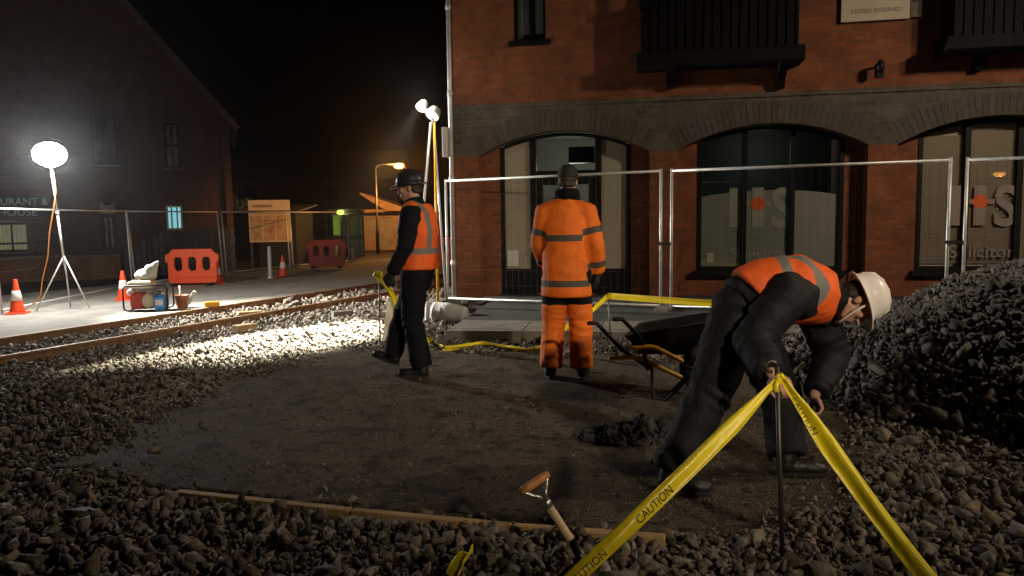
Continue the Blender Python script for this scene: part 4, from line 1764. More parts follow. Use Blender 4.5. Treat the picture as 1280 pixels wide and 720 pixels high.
# lamp down the street behind the photographer, seen mirrored in the end window
d_ = ray(1250, 217)
o_ = BC + EI * RD
h_ = CO + d_ * ((o_ - CO).dot(EI) / d_.dot(EI))
d_ = (d_ - EI * 2 * d_.dot(EI))
h_ = h_ + d_ * (34 / abs(d_.y))
street_lamp((h_.x - .88, h_.y, 0), h_.z, .7, 'orange street lamp mirrored in the window with beige blinds', on='brightsodium', energy=60)

# round bush behind the board fence
c = at_y(292, 330, 30.5)
bush = thing('bush', 'rounded grey-green bush rising behind the board fence', 'bush', (c.x, 30.5, -.3))
mb = MB()
mb.smooth = True
for k in range(6):
    a = k * 1.05
    mb.tube([(0, 0, 0), (.15 * math.cos(a), .15 * math.sin(a), .8), (.6 * math.cos(a), .6 * math.sin(a), 1.7)], [.06, .05, .02], 6)
mb.build('stem', M['bark'], bush)
mb = MB()
for _ in range(3500):
    d = V(RNG.normal(size=3)).normalized()
    r = RNG.uniform(.45, 1.0) ** .6
    k = 1 + .18 * math.sin(d.x * 5 + 1) * math.sin(d.z * 4 + d.y * 3)
    p = V((d.x * 1.35 * r * k, d.y * 1.2 * r * k, 1.55 + d.z * 1.25 * r * k))
    if p.z < .15:
        continue
    a, b = V(RNG.normal(size=3)).normalized() * .075, V(RNG.normal(size=3)).normalized() * .04
    mb.face([p - a, p + b, p + a, p - b])
mb.build('foliage', M['foliage'], bush)
# ------------------------------------------------------------------ people
def nearest_param(p, chain):
    best, out, acc = 1e9, 0.0, 0.0
    for a, b in zip(chain, chain[1:]):
        d = b - a
        L2 = d.length
        t = max(0, min(1, (p - a).dot(d) / (L2 * L2)))
        q = (p - (a + d * t)).length
        if q < best:
            best, out = q, acc + t * L2
        acc += L2
    return best, out


def wrinkle(me, amp, sc1=9.0, sc2=26.0, seed=0.0, stretch=(1, 1, 1)):
    """push the surface in and out along its normals: cloth folds"""
    no = [v.normal.copy() for v in me.vertices]
    off = V((seed, seed * 1.7, -seed))
    for v, n_ in zip(me.vertices, no):
        p = V((v.co.x * stretch[0], v.co.y * stretch[1], v.co.z * stretch[2]))
        q = p + V((noise.noise(p * 4 + off), noise.noise(p * 4 - off), 0)) * .12
        r1 = 1 - abs(noise.noise(q * sc1 + off)) * 2
        r2 = noise.noise(q * sc2 + off)
        v.co += n_ * (amp * (r1 * .75 + r2 * .4))
    me.update()


def joint_folds(me, chains, amp=.006, pitch=.045, width=.12):
    """short creases across a limb, gathered at its middle joint and its end"""
    no = [v.normal.copy() for v in me.vertices]
    for v, n_ in zip(me.vertices, no):
        best = min(((nearest_param(v.co, c), c) for c in chains), key=lambda k: k[0][0])
        (d, t), c = best
        if d > .2:
            continue
        t1 = (c[1] - c[0]).length
        T = t1 + (c[2] - c[1]).length
        g_ = math.exp(-((t - t1) / width) ** 2) + .8 * math.exp(-((t - T + .05) / (width * .8)) ** 2) + .25
        ph = noise.noise(v.co * 5) * 7
        g_ *= max(0.0, min(1.0, .15 + 1.3 * noise.noise(v.co * 6 + V((3, 8, 1)))))
        v.co += n_ * (amp * g_ * math.sin(2 * PI * t / pitch + ph))
    me.update()


def set_band(me, vals):
    at = me.attributes.new('band', 'FLOAT', 'POINT')
    at.data.foreach_set('value', vals)


def basis(d, up):
    """orthonormal (x = side, y = d, z = up-ish)"""
    d = V(d).normalized()
    x = d.cross(V(up)).normalized()
    z = x.cross(d)
    return x, d, z


def add_hand(mb, wrist, d, n_, thumb_side, curl=0.5, scale=1.0, fat=1.0):
    """palm with five jointed fingers; d = pointing direction, n_ = back of the hand, thumb_side = +-1 along d x n_"""
    d = V(d).normalized()
    n_ = (V(n_) - d * V(n_).dot(d)).normalized()
    x = d.cross(n_) * thumb_side
    w_ = V(wrist)
    S = scale
    offs = (.030, .010, -.010, -.029)
    lens = ((.042, .025, .020), (.046, .029, .022), (.042, .027, .021), (.033, .021, .018))
    for o_, ls in zip(offs, lens):
        p = w_ + x * (o_ * .55 * S)
        k = w_ + d * (.088 - abs(o_ - .008) * .25) * S + x * o_ * S
        mb.tube([p, (p + k) / 2 + n_ * .003, k], [.014 * S * fat, .013 * S * fat, .0105 * S * fat], 8, 'round')
        a, q, pts = 0.25 * curl, k, [k]
        for L2, da in zip(ls, (.7, .95, .7)):
            a += da * curl
            q = q + (d * math.cos(a) - n_ * math.sin(a)) * L2 * S
            pts.append(q)
        mb.tube(pts, [.0100 * S * fat, .0092 * S * fat, .0085 * S * fat, .0072 * S * fat], 8, 'round')
    b = w_ + d * .022 * S + x * .022 * S - n_ * .006
    t1 = b + (d * .55 + x * .75 - n_ * .25).normalized() * .040 * S
    t2 = t1 + (d * .85 + x * .35 - n_ * .45 * curl).normalized() * .032 * S
    t3 = t2 + (d * .95 - x * .05 - n_ * .6 * curl).normalized() * .024 * S
    mb.tube([b, t1, t2, t3], [.016 * S * fat, .0125 * S * fat, .0105 * S * fat, .008 * S * fat], 8, 'round')


def add_head(mb, c, up, fwd):
    x, y, z = basis(fwd, up)
    R = Matrix((x, y, z)).transposed()
    at = lambda a, b, e: V(c) + x * a + y * b + z * e
    mb.ball(at(0, -.012, .028), (.074, .094, .090), R)          # skull
    mb.ball(at(0, .030, -.030), (.058, .062, .080), R)          # face
    mb.ball(at(0, .048, -.088), (.036, .036, .028), R)          # chin
    mb.tube([at(-.048, .0, -.062), at(-.03, .045, -.092), at(.03, .045, -.092), at(.048, .0, -.062)], [.022, .02, .02, .022], 8, 'round')
    mb.tube([at(-.045, .080, .022), at(0, .092, .024), at(.045, .080, .022)], [.012, .012, .012], 8, 'round')   # brow
    mb.tube([at(0, .090, .012), at(0, .106, -.018), at(0, .112, -.032)], [.009, .012, .014], 8, 'round')        # nose
    for s_ in (-1, 1):
        mb.ball(at(.014 * s_, .098, -.034), .009)
        mb.ball(at(.040 * s_, .068, -.022), (.022, .018, .022), R)      # cheek
        mb.ball(at(.076 * s_, -.008, -.008), (.009, .020, .031), R)     # ear
    mb.tube([at(-.022, .082, -.062), at(0, .092, -.060), at(.022, .082, -.062)], [.007, .009, .007], 8, 'round')   # lips
    mb.tube([at(-.020, .080, -.074), at(0, .090, -.074), at(.020, .080, -.074)], [.007, .009, .007], 8, 'round')
    return at, R


def hat_beanie(c, up, fwd, parent):
    x, y, z = basis(fwd, up)
    R = Matrix((x, y, z)).transposed()
    mb = MB()
    prof = [(.094, .020), (.098, .028), (.098, .062), (.092, .070), (.090, .085), (.080, .112), (.055, .136), (.02, .146)]
    mb.lathe(prof, V(c) + y * -.010, 26, R @ Matrix.Diagonal((.90, 1.08, 1)))
    me = mb.mesh()
    wrinkle(me, .003, 14, 40)
    return mesh_obj('woollen_hat', me, M['blackcloth'], parent)


def hat_helmet(c, up, fwd, parent, m, strap=None):
    x, y, z = basis(fwd, up)
    R = Matrix((x, y, z)).transposed()
    mb = MB()
    prof = [(.118, .028), (.121, .033), (.114, .040), (.110, .070), (.104, .098), (.090, .124), (.064, .146), (.03, .157), (.004, .16)]
    C_ = V(c) + y * -.006
    mb.lathe(prof, C_, 36, R @ Matrix.Diagonal((.92, 1.12, 1)))
    h = mb.build('helmet', m, parent)
    rim = MB()
    n = 40
    vs = []
    for j in range(n):
        a = 2 * PI * j / n
        front = max(0, math.sin(a)) ** 3
        for rr, dz in ((.112, .036), (.134 + .030 * front, .026 - .018 * front), (.133 + .030 * front, .020 - .018 * front), (.110, .026)):
            vs.append(C_ + R @ V((rr * .92 * math.cos(a), rr * 1.10 * math.sin(a), dz)))
    fs = [(j * 4 + k, j * 4 + (k + 1) % 4, ((j + 1) % n) * 4 + (k + 1) % 4, ((j + 1) % n) * 4 + k) for j in range(n) for k in range(4)]
    rim.smooth = True
    rim.raw(vs, fs)
    rim.build('brim', m, h)
    rd = MB()
    rd.smooth = True
    pts = [C_ + R @ V((0, 1.13 * r, zz + .002)) for r, zz in ((.108, .07), (.09, .124), (.05, .152), (0, .162), (-.05, .152), (-.09, .124), (-.108, .07))]
    rd.tube(pts, [(.016, .006)] * 7, 10, 'round', lat=x)
    rd.build('ridge', m, h)
    if strap:
        sm = MB()
        sm.smooth = True
        at = lambda a, b, e: C_ + x * a + y * b + z * e
        sm.tube([at(-.086, .03, .03), at(-.080, .045, -.05), at(-.04, .075, -.118), at(.0, .085, -.138), at(.04, .075, -.118), at(.080, .045, -.05), at(.086, .03, .03)], .006, 8)
        sm.build('chin_strap', strap, h)
    return h


def make_person(label, loc, rz, J, o):
    t = thing('person', label, 'person', loc, rz)
    g = {k: V(v) for k, v in J.items()}
    LAT = g['shl_r'] - g['shl_l']
    spine = [g['pelvis'], g['waist'], g['chest'], g['upper'], g['neck']]
    hl = g['head'] - g['neck']
    # ---- body: one continuous figure
    mb = MB()
    mb.tube(spine, [(.150, .105), (.135, .095), (.155, .11), (.145, .085), (.06, .06)], 18, 'round', lat=LAT)
    mb.tube([g['neck'] - hl * .25, g['neck'] + hl * .45, g['head'] - hl * .1], [.066, .058, .06], 14, 'round')
    at, R = add_head(mb, g['head'], g['hup'], g['hfwd'])
    for s in 'lr':
        mb.tube([g['shl_' + s], g['elb_' + s], g['wri_' + s]], [.056, .043, .030], 12, 'round')
        mb.tube([g['upper'] * .6 + g['chest'] * .4, g['shl_' + s]], [.075, .06], 12, 'round')
        mb.tube([g['hip_' + s], g['kne_' + s], g['ank_' + s]], [.080, .055, .040], 14, 'round')
        mb.tube([g['ank_' + s], g['heel_' + s].lerp(g['toe_' + s], .25) + V((0, 0, .045)), g['heel_' + s].lerp(g['toe_' + s], .7) + V((0, 0, .035))], [.036, .026, .02], 10, 'round')
        add_hand(mb, g['wri_' + s], g['hand_' + s], g['bak_' + s], o['thumb_' + s], o.get('curl', .5))
    me = remeshed(mb, 0.0055, 3)
    body = mesh_obj('body', me, M['skin'], t)
    for s_ in (-1, 1):
        e = MB()
        e.ball(at(.030 * s_, .078, .004), (.012, .010, .008), R)
        e.build('eye', M['eye'], t)
    hm = MB()
    hm.ball(at(0, -.026, .018), (.080, .088, .075), R)
    hm.tube([at(-.06, -.05, -.035), at(0, -.092, -.04), at(.06, -.05, -.035)], [.02, .022, .02], 8, 'round')
    mesh_obj('hair', remeshed(hm, .008, 3), M['hair'], t)
    # ---- trousers
    mb = MB()
    p = o.get('tr_r', (.125, .092, .088))
    mb.tube([g['waist'] * .55 + g['pelvis'] * .45, g['pelvis'], (g['hip_l'] + g['hip_r']) / 2 - (g['waist'] - g['pelvis']) * .25], [(.168, .128), (.182, .142), (.14, .12)], 20, 'round', lat=LAT)
    for s in 'lr':
        k, a = g['kne_' + s], g['ank_' + s]
        if 'leggings' in o:
            a = k.lerp(a, .12)
        mb.tube([g['hip_' + s].lerp(g['pelvis'], .5), g['hip_' + s], g['hip_' + s].lerp(k, .55), k, k.lerp(a, .5), k.lerp(a, 1.0)], [p[0], p[0], (p[0] + p[1]) / 2, p[1], (p[1] + p[2]) / 2, p[2]], 16, True)
    me = remeshed(mb, .013, 5)
    wrinkle(me, o.get('tr_w', .016), 6, 19, o['seed'], (1, 1, .7))
    joint_folds(me, [[g['hip_' + s], g['kne_' + s], g['ank_' + s]] for s in 'lr'], .006, .06, .13)
    if 'tr_band' in o and 'leggings' not in o:
        vals = []
        for v in me.vertices:
            b_ = [nearest_param(v.co, [g['kne_' + s], g['ank_' + s]]) for s in 'lr']
            d, q = min(b_)
            vals.append(min(abs(q - z) for z in o['tr_band']) if v.co.z < .5 else 1.0)
        set_band(me, vals)
    mesh_obj('trousers', me, M[o['trousers']], t)
    # ---- waterproof leggings over the lower legs
    if 'leggings' in o:
        mb = MB()
        for s in 'lr':
            k, a = g['kne_' + s], g['ank_' + s]
            h_ = g['hip_' + s]
            mb.tube([h_.lerp(k, .62), k.lerp(h_, .1), k, k.lerp(a, .5), k.lerp(a, 1.0)], [p[1] * 1.16, p[1] * 1.12, p[1] * 1.08, p[1] * 1.04, p[2] * 1.08], 18, True)
        me = remeshed(mb, .011, 4)
        wrinkle(me, .009, 6, 17, o['seed'] + 5)
        joint_folds(me, [[g['hip_' + s], g['kne_' + s], g['ank_' + s]] for s in 'lr'], .007, .07, .15)
        vals = []
        for v in me.vertices:
            d, q = min(nearest_param(v.co, [g['kne_' + s], g['ank_' + s]]) for s in 'lr')
            vals.append(min(abs(q - z) for z in o['tr_band']) if v.co.z < .42 else 1.0)
        set_band(me, vals)
        mesh_obj('leggings', me, M[o['leggings']], t)
    # ---- jacket
    mb = MB()
    jb = g['waist'].lerp(g['pelvis'], o.get('jlen', .6))
    jr = o.get('jr', 1.0)
    wr = o.get('waist_r', (.178, .138))
    rows = [(jb, (.19 * jr, .150 * jr)), (g['waist'], (wr[0] * jr, wr[1] * jr)), (g['chest'], (.200 * jr, .148 * jr)), (g['upper'], (.190, .118)), (g['upper'].lerp(g['neck'], .75), (.085, .08))]
    if 'jdrop' in o:
        rows.insert(0, (V(o['jdrop']), (.205 * jr, .165 * jr)))
    mb.tube([a for a, _ in rows], [b for _, b in rows], 24, True, lat=LAT)
    mb.tube([g['neck'] - hl * .35, g['neck'] + hl * o.get('collar', .28)], [.088, .080], 16, True)
    ar = o.get('ar', (.086, .070, .056))
    for s in 'lr':
        S_, E_, W_ = g['shl_' + s], g['elb_' + s], g['wri_' + s]
        mb.tube([g['upper'].lerp(S_, .45), S_, S_.lerp(E_, .5), E_, E_.lerp(W_, .5), E_.lerp(W_, .93)], [ar[0] * 1.05, ar[0], (ar[0] + ar[1]) / 2, ar[1], (ar[1] + ar[2]) / 2, ar[2]], 16, True)
    me = remeshed(mb, .013, 5)
    wrinkle(me, o.get('j_w', .015), 6.5, 19, o['seed'] + 3)
    joint_folds(me, [[g['shl_' + s], g['elb_' + s], g['wri_' + s]] for s in 'lr'], .005, .045, .10)
    if 'j_band' in o:
        vals = []
        for v in me.vertices:
            dS, q = nearest_param(v.co, [a for a, _ in rows])
            arm = min((nearest_param(v.co, [g['shl_' + s], g['elb_' + s], g['wri_' + s]]) for s in 'lr'))
            if arm[0] < dS - .055:
                vals.append(min(abs(arm[1] - z) for z in o['arm_band']))
            else:
                vals.append(min(abs(q - z) for z in o['j_band']))
        set_band(me, vals)
    mesh_obj('jacket', me, M[o['jacket']], t)
    if 'hood' in o:
        mb = MB()
        nk, up_ = g['neck'], g['upper']
        mb.tube([up_.lerp(nk, .72), nk + hl * .12, nk + hl * .50], [(.115, .105), (.105, .10), (.090, .092)], 18, True, lat=LAT)
        mb.tube([nk + V((-.07, -.085, .035)), nk + V((0, -.115, .02)), nk + V((.07, -.085, .035))], [.03, .038, .03], 10, 'round')
        me = remeshed(mb, .011, 4)
        wrinkle(me, .008, 9, 24, o['seed'] + 11)
        mesh_obj('hood', me, M[o['hood']], t)
    # ---- vest
    if 'vest' in o:
        mb = MB()
        vb = g['waist'].lerp(g['pelvis'], o['vest_len'])
        k = jr * 1.09
        vr = [(vb, (.200 * k, .158 * k)), (g['waist'], (.184 * k, .146 * k)), (g['waist'].lerp(g['chest'], .6), (.195 * k, .152 * k)), (g['chest'], (.195 * k, .158 * k)), (g['upper'], (.200, .150)), (g['upper'].lerp(g['neck'], .55), (.145, .124))]
        mb.tube([a for a, _ in vr], [b for _, b in vr], 26, True, lat=LAT)
        for s in 'lr':
            a = g['upper'].lerp(g['neck'], .5).lerp(g['shl_' + s], .38)
            b = g['upper'].lerp(g['shl_' + s], .74) + (g['neck'] - g['upper']).normalized() * .035
            mb.tube([a, b], [.080, .078], 14, 'round')
        me = remeshed(mb, .012, 4)
        wrinkle(me, .009, 6, 18, o['seed'] + 9)
        xl = LAT.normalized()
        vals = []
        for v in me.vertices:
            _, q = nearest_param(v.co, [a for a, _ in vr])
            ls = (v.co - g['chest']).dot(xl)
            b1 = min(abs(q - z) for z in o['v_band'])
            b2 = abs(abs(ls) - .125) if q > o['v_band'][-1] else 1.0
            vals.append(min(b1, b2))
        set_band(me, vals)
        mesh_obj('vest', me, M[o['vest']], t)
    # ---- boots
    for s in 'lr':
        a, toe = g['ank_' + s], g['toe_' + s]
        d = (toe - a)
        heel = g['heel_' + s]
        f = (toe - heel).normalized()
        upn = (V((0, 0, 1)) - f * f.z).normalized()
        mb = MB()
        shn = (g['kne_' + s] - a).normalized()
        mb.tube([a + shn * .12, a + shn * .02, heel.lerp(toe, .18) + upn * .055], [.060, .056, .050], 14, 'round')
        mb.tube([heel + f * .045 + upn * .042, heel.lerp(toe, .5) + upn * .045, heel.lerp(toe, .72) + upn * .042, toe - f * .04 + upn * .036], [(.040, .040), (.042, .045), (.050, .042), (.042, .034)], 14, 'round', lat=f.cross(upn))
        bt = mesh_obj('boot', remeshed(mb, .010, 3), M['leather'], t)
        so = MB()
        xx = f.cross(upn)
        pts = []
        n = 20
        for j in range(n):
            aa = 2 * PI * j / n
            ww = .047 if math.cos(aa) > 0 else .040
            pts.append(heel.lerp(toe, .5) + f * (math.cos(aa) * (toe - heel).length * .52) + xx * math.sin(aa) * ww)
        so.raw([q + upn * .004 for q in pts] + [q + upn * .026 for q in pts], [tuple(range(n)), tuple(reversed(range(n, 2 * n)))] + [(i, (i + 1) % n, (i + 1) % n + n, i + n) for i in range(n)])
        so.build('sole', M['rubber'], bt)
    # ---- gloves
    if o.get('gloves'):
        for s in 'lr':
            mb = MB()
            add_hand(mb, g['wri_' + s], g['hand_' + s], g['bak_' + s], o['thumb_' + s], o.get('curl', .5), 1.03, 1.3)
            mb.tube([g['wri_' + s].lerp(g['elb_' + s], .2), g['wri_' + s] + V(g['hand_' + s]) * .02], [.045, .036], 12, True)
            mesh_obj('glove', remeshed(mb, .0055, 2), M[o['gloves']], t)
    # ---- head wear
    if o['hat'] == 'beanie':
        hat_beanie(g['head'], g['hup'], g['hfwd'], t)
    else:
        hat_helmet(g['head'], g['hup'], g['hfwd'], t, M[o['hat']], M[o['strap']] if o.get('strap') else None)
    return t


# worker walking to the left in an open orange vest over dark clothes
c1 = at_z(526, 470, 0.0)
RZ1 = math.radians(78)
J1 = dict(pelvis=(0, 0, .95), waist=(0, -.005, 1.10), chest=(0, -.01, 1.29), upper=(0, -.01, 1.44), neck=(0, .015, 1.535), head=(0, .055, 1.665), hup=(0, -.06, 1), hfwd=(-.12, 1, -.1),
          shl_l=(-.195, -.01, 1.43), elb_l=(-.255, .02, 1.16), wri_l=(-.24, .16, .93), hand_l=(.05, .6, -.8), bak_l=(-1, .2, .1),
          shl_r=(.195, -.01, 1.43), elb_r=(.25, .03, 1.15), wri_r=(.24, .16, .95), hand_r=(0, .35, -.9), bak_r=(1, .1, 0),
          hip_l=(-.095, 0, .91), kne_l=(-.10, .03, .50), ank_l=(-.10, -.05, .10), heel_l=(-.10, -.11, 0), toe_l=(-.11, .18, 0),
          hip_r=(.095, 0, .91), kne_r=(.09, .19, .53), ank_r=(.10, .30, .155), heel_r=(.10, .245, .055), toe_r=(.11, .51, .145))
O1 = dict(seed=1.3, trousers='navy', jacket='navy', vest='vest', vest_len=.95, v_band=(.16, ), hat='helmetblue', thumb_l=-1, thumb_r=1, gloves='blackcloth', jlen=.8, curl=.9, jr=1.04, tr_r=(.118, .088, .085))
make_person('worker walking beside the track in orange vest, dark clothes and dark helmet', (c1.x, c1.y, .008), RZ1, J1, O1)

# worker standing with his back to the camera in full orange waterproofs
c2 = at_z(709, 474, 0.0)
RZ2 = math.radians(-8)
J2 = dict(pelvis=(0, 0, .95), waist=(0, 0, 1.10), chest=(0, .0, 1.30), upper=(0, .0, 1.46), neck=(.012, .02, 1.555), head=(.015, .05, 1.685), hup=(0, -.08, 1), hfwd=(.1, 1, -.2),
          shl_l=(-.18, .0, 1.425), elb_l=(-.232, .04, 1.16), wri_l=(-.20, .22, .98), hand_l=(.1, .5, -.8), bak_l=(-1, .1, .1),
          shl_r=(.18, .0, 1.425), elb_r=(.245, -.02, 1.16), wri_r=(.265, .07, .90), hand_r=(.0, .25, -.95), bak_r=(1, 0, 0),
          hip_l=(-.095, 0, .91), kne_l=(-.115, .03, .50), ank_l=(-.14, -.02, .10), heel_l=(-.14, -.07, 0), toe_l=(-.17, .21, 0),
          hip_r=(.10, 0, .91), kne_r=(.12, .02, .50), ank_r=(.125, -.02, .10), heel_r=(.125, -.07, 0), toe_r=(.16, .21, 0))
O2 = dict(seed=4.1, tr_w=.004, trousers='navy', leggings='coat', tr_band=(5., ), jacket='coat', jdrop=(0, -.005, .715), jlen=.55, jr=1.06, j_band=(.115, .50), arm_band=(.16, .44), ar=(.092, .078, .068),
          waist_r=(.19, .15), hood='navy', collar=.30, hat='beanie', thumb_l=-1, thumb_r=1, gloves='blackcloth', curl=.7, tr_r=(.122, .092, .088), j_w=.008)
make_person('worker with his back turned in orange waterproof coat and trousers', (c2.x, c2.y, .008), RZ2, J2, O2)

# worker bending over an iron pin in the foreground
c3 = at_y(925, 605, 4.0)
c3.z = 0.0
RZ3 = math.radians(-90)
R3 = Matrix.Rotation(-RZ3, 3, 'Z')


def q3(px, py, y):
    p = at_y(px, py, y) - V((c3.x, c3.y, .006))
    return R3 @ p


d3 = lambda v: R3 @ V(v)
fa, fb = at_z(838, 618, 0), at_z(985, 596, 0)
gl = lambda p, dx, dy, z: R3 @ (V((p.x + dx, p.y + dy, z)) - V((c3.x, c3.y, 0)))
J3 = dict(pelvis=q3(922, 392, 4.0), waist=q3(955, 366, 4.0), chest=q3(992, 362, 3.99), upper=q3(1024, 370, 3.97), neck=q3(1050, 373, 3.96), head=q3(1071, 376, 3.95),
          hup=d3((.93, -.12, .12)), hfwd=d3((.30, -.15, -.94)),
          shl_r=q3(982, 368, 3.80), elb_r=q3(940, 428, 3.70), wri_r=q3(964, 468, 3.46), hand_r=d3((.35, -.72, -.25)), bak_r=d3((-.25, -.3, .9)),
          shl_l=q3(1022, 392, 4.14), elb_l=q3(1040, 446, 4.14), wri_l=q3(1018, 494, 3.98), hand_l=d3((.25, -.35, -.85)), bak_l=d3((.85, .1, .3)),
          hip_r=q3(918, 404, 3.90), kne_r=q3(884, 498, 3.84), ank_r=gl(fa, .0, .02, .11), heel_r=gl(fa, -.06, .02, 0), toe_r=gl(fa, .215, -.02, 0),
          hip_l=q3(934, 408, 4.10), kne_l=q3(975, 488, 4.16), ank_l=gl(fb, 0, .02, .11), heel_l=gl(fb, -.06, .02, 0), toe_l=gl(fb, .215, .0, 0))
O3 = dict(seed=7.7, trousers='wetcloth', jacket='wetcloth', vest='vest', vest_len=.35, v_band=(.14, ), hat='helmetwhite', strap='white', thumb_l=-1, thumb_r=1, curl=1.0, tr_r=(.132, .105, .098), jlen=.7, jr=1.05, collar=.15, ar=(.112, .090, .066))
make_person('worker in white hard hat bending forward over an iron pin', (c3.x, c3.y, .006), RZ3, J3, O3)
# ------------------------------------------------------------------ traffic cones and plastic barriers
def make_cone(loc, label):
    t = thing('traffic_cone', label, 'traffic cone', loc, 0.3, 'orange traffic cones along the mesh fence')
    mb = MB()
    mb.box((-.21, -.21, 0), (.21, .21, .035), taper=.94)
    mb.build('base', M['orangeplastic'], t, bevel=.01)
    mb = MB()
    mb.lathe([(.15, .034), (.145, .06), (.128, .17), (.075, .50), (.072, .52), (.04, .735), (.036, .75), (.02, .752)], n=24)
    mb.build('body', M['orangeplastic'], t)
    mb = MB()
    mb.lathe([(.1115, .292), (.1135, .295), (.0788, .505), (.0768, .507)], n=24)
    mb.build('sleeve', M['conewhite'], t)
    for ch in t.children:
        ch.data.transform(Matrix.Scale(.86, 4))
    return t


cone = None
for px, py, lb in ((22, 393, 'traffic cone at the foot of the lighting stand, first in the row'), (155, 376, 'traffic cone beside the generator'),
                   (273, 355, 'traffic cone touching the end of the bright orange barrier'), (354, 346, 'traffic cone below the notice board')):
    p = at_z(px, py, -.29)
    loc = (p.x, p.y, float(gz(p.x, p.y)) + .02)
    if cone is None:
        cone = make_cone(loc, lb)
    else:
        dup(cone, loc, random.uniform(0, 1.5), lb)

bar0 = None


def barrier(loc, rz, label, W=1.22, H=.96):
    t = thing('plastic_barrier', label, 'barrier', loc, rz, 'orange plastic barriers in the street')
    h = W / 2
    loops = [[(-h, .14), (-h + .05, .08), (h - .05, .08), (h, .14), (h, .62), (h + .055, .64), (h + .055, .82), (h - .02, .84), (h - .12, H), (-h + .12, H), (-h + .02, .84), (-h - .055, .82), (-h - .055, .64), (-h, .62)]]
    for c in (-.36, 0, .36):
        loops.append(rrect(c - .115, .38, c + .115, .78, .105))
    me = plate_mesh(loops, .075, .018)
    mesh_obj('panel', me, M['redplastic'], t)
    for c in (-.40, 0, .40):
        pass
    for s_ in (-1, 1):
        mb = MB()
        mb.box((s_ * .45 - .06, -.30, 0), (s_ * .45 + .06, .30, .075), taper=.8)
        mb.build('foot', M['rubber'], t, bevel=.012)
    mb = MB()
    mb.box((-h + .04, -.058, .22), (h - .04, -.040, .32))
    mb.build('rib', M['redplastic'], t, bevel=.006)
    return t


p = at_z(242, 357, -.29)
bar0 = barrier((p.x, p.y, float(gz(p.x, p.y)) + .012), math.radians(6), 'bright orange plastic barrier with three holes beside the generator')
p = at_z(409, 336, -.28)
dup(bar0, (p.x, p.y, -.25), math.radians(3), 'dull orange plastic barrier, shade put into its colour, in front of the glass kiosk')
M['shadedplastic'] = mat('shaded_barrier_plastic', (0.30, 0.03, 0.012), .6, var=.3)  # darker copy of the barrier plastic, weaker light put into the colour
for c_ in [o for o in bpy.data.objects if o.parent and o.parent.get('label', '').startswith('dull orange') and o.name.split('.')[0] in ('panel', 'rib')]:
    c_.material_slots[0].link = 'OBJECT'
    c_.material_slots[0].material = M['shadedplastic']
p = at_z(556, 332, -.28)
dup(bar0, (p.x, p.y, -.25), math.radians(-4), 'orange plastic barrier half hidden behind the walking worker')
# bollards
for px, py, hh, m_, lb in ((441, 328, .55, 'white', 'short white bollard by the glass kiosk'), (338, 349, .95, 'galv', 'thin grey marker post below the notice board'), (421, 330, .7, 'cream', 'small pale bollard in front of the orange barrier by the kiosk')):
    p = at_z(px, py, -.28)
    t = thing('bollard', lb, 'bollard', (p.x, p.y, -.27))
    mb = MB()
    mb.lathe([(.09, 0), (.09, .05), (.06, .08), (.055, hh - .03), (.03, hh)], n=14)
    mb.build('post', M[m_], t)

# ------------------------------------------------------------------ floodlight on a tripod stand
p = at_z(80, 387, -.27)
A = V((p.x, p.y, float(gz(p.x, p.y)) + .015))
fl_ = thing('tripod_floodlight', 'white floodlight, its glare shaped as an oval head, on a tall thin tripod stand', 'floodlight', A)
top = at_y(63, 206, A.y) - A
hub = at_y(80, 322, A.y) - A
mb = MB()
mb.smooth = True
mb.tube([hub - V((0, 0, .15)), hub.lerp(top, .5)], .022, 10)
mb.tube([hub.lerp(top, .48), top], .016, 10)
mb.tube([hub.lerp(top, .46), hub.lerp(top, .5)], .03, 10)
mb.build('pole', M['galv'], fl_)
for px, py, dy in ((46, 391, -.1), (113, 385, -.2), (88, 380, .55)):
    e = at_y(px, py, A.y + dy) - A
    e.z = .01
    mb = MB()
    mb.smooth = True
    mb.tube([hub + V((0, 0, .03)), e], .014, 8)
    mb.ball(e, .022)
    mb.build('leg', M['galv'], fl_)
aim = V((-3.0, 9.6, -.1))
d = (aim - (A + top)).normalized()
cross = V((-d.y, d.x, 0)).normalized()
face = V((.35, -1.0, -.22)).normalized()
sx = V((face.y, -face.x, 0)).normalized()
c = top + V((0, 0, .20))
xx, yy, zz = basis(face, (0, 0, 1))
R = Matrix((xx, yy, zz)).transposed()
mb = MB()
mb.ball(c - yy * .05, (.30, .19, .24), R, 24, 14)
mb.lathe([(.05, -.26), (.09, -.25), (.11, -.18), (.10, -.12)], c, 16)
hd = mb.build('lamp_housing', M['white'], fl_)
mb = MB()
mb.ball(c + yy * .02, (.295, .19, .235), R, 28, 16)  # glare round the lamp, shaped as a glowing oval
mb.build('glare_oval', M['lamp_hot'], hd)
cb = MB()
cb.smooth = True
pts = [(66, 214), (70, 240), (67, 262), (62, 290), (60, 320), (53, 350), (51, 368), (46, 377), (36, 383), (30, 392)]
cp = [at_y(x, y, A.y - .12) - A for x, y in pts]
cp = [V((q.x, q.y, max(q.z, .02))) for q in cp]
cb.tube(cp, .011, 8)
cb.build('cable', mat('orange_cable', (.6, .22, .05), .6), fl_)
LA = A + top + face * .30 + V((0, 0, .20))

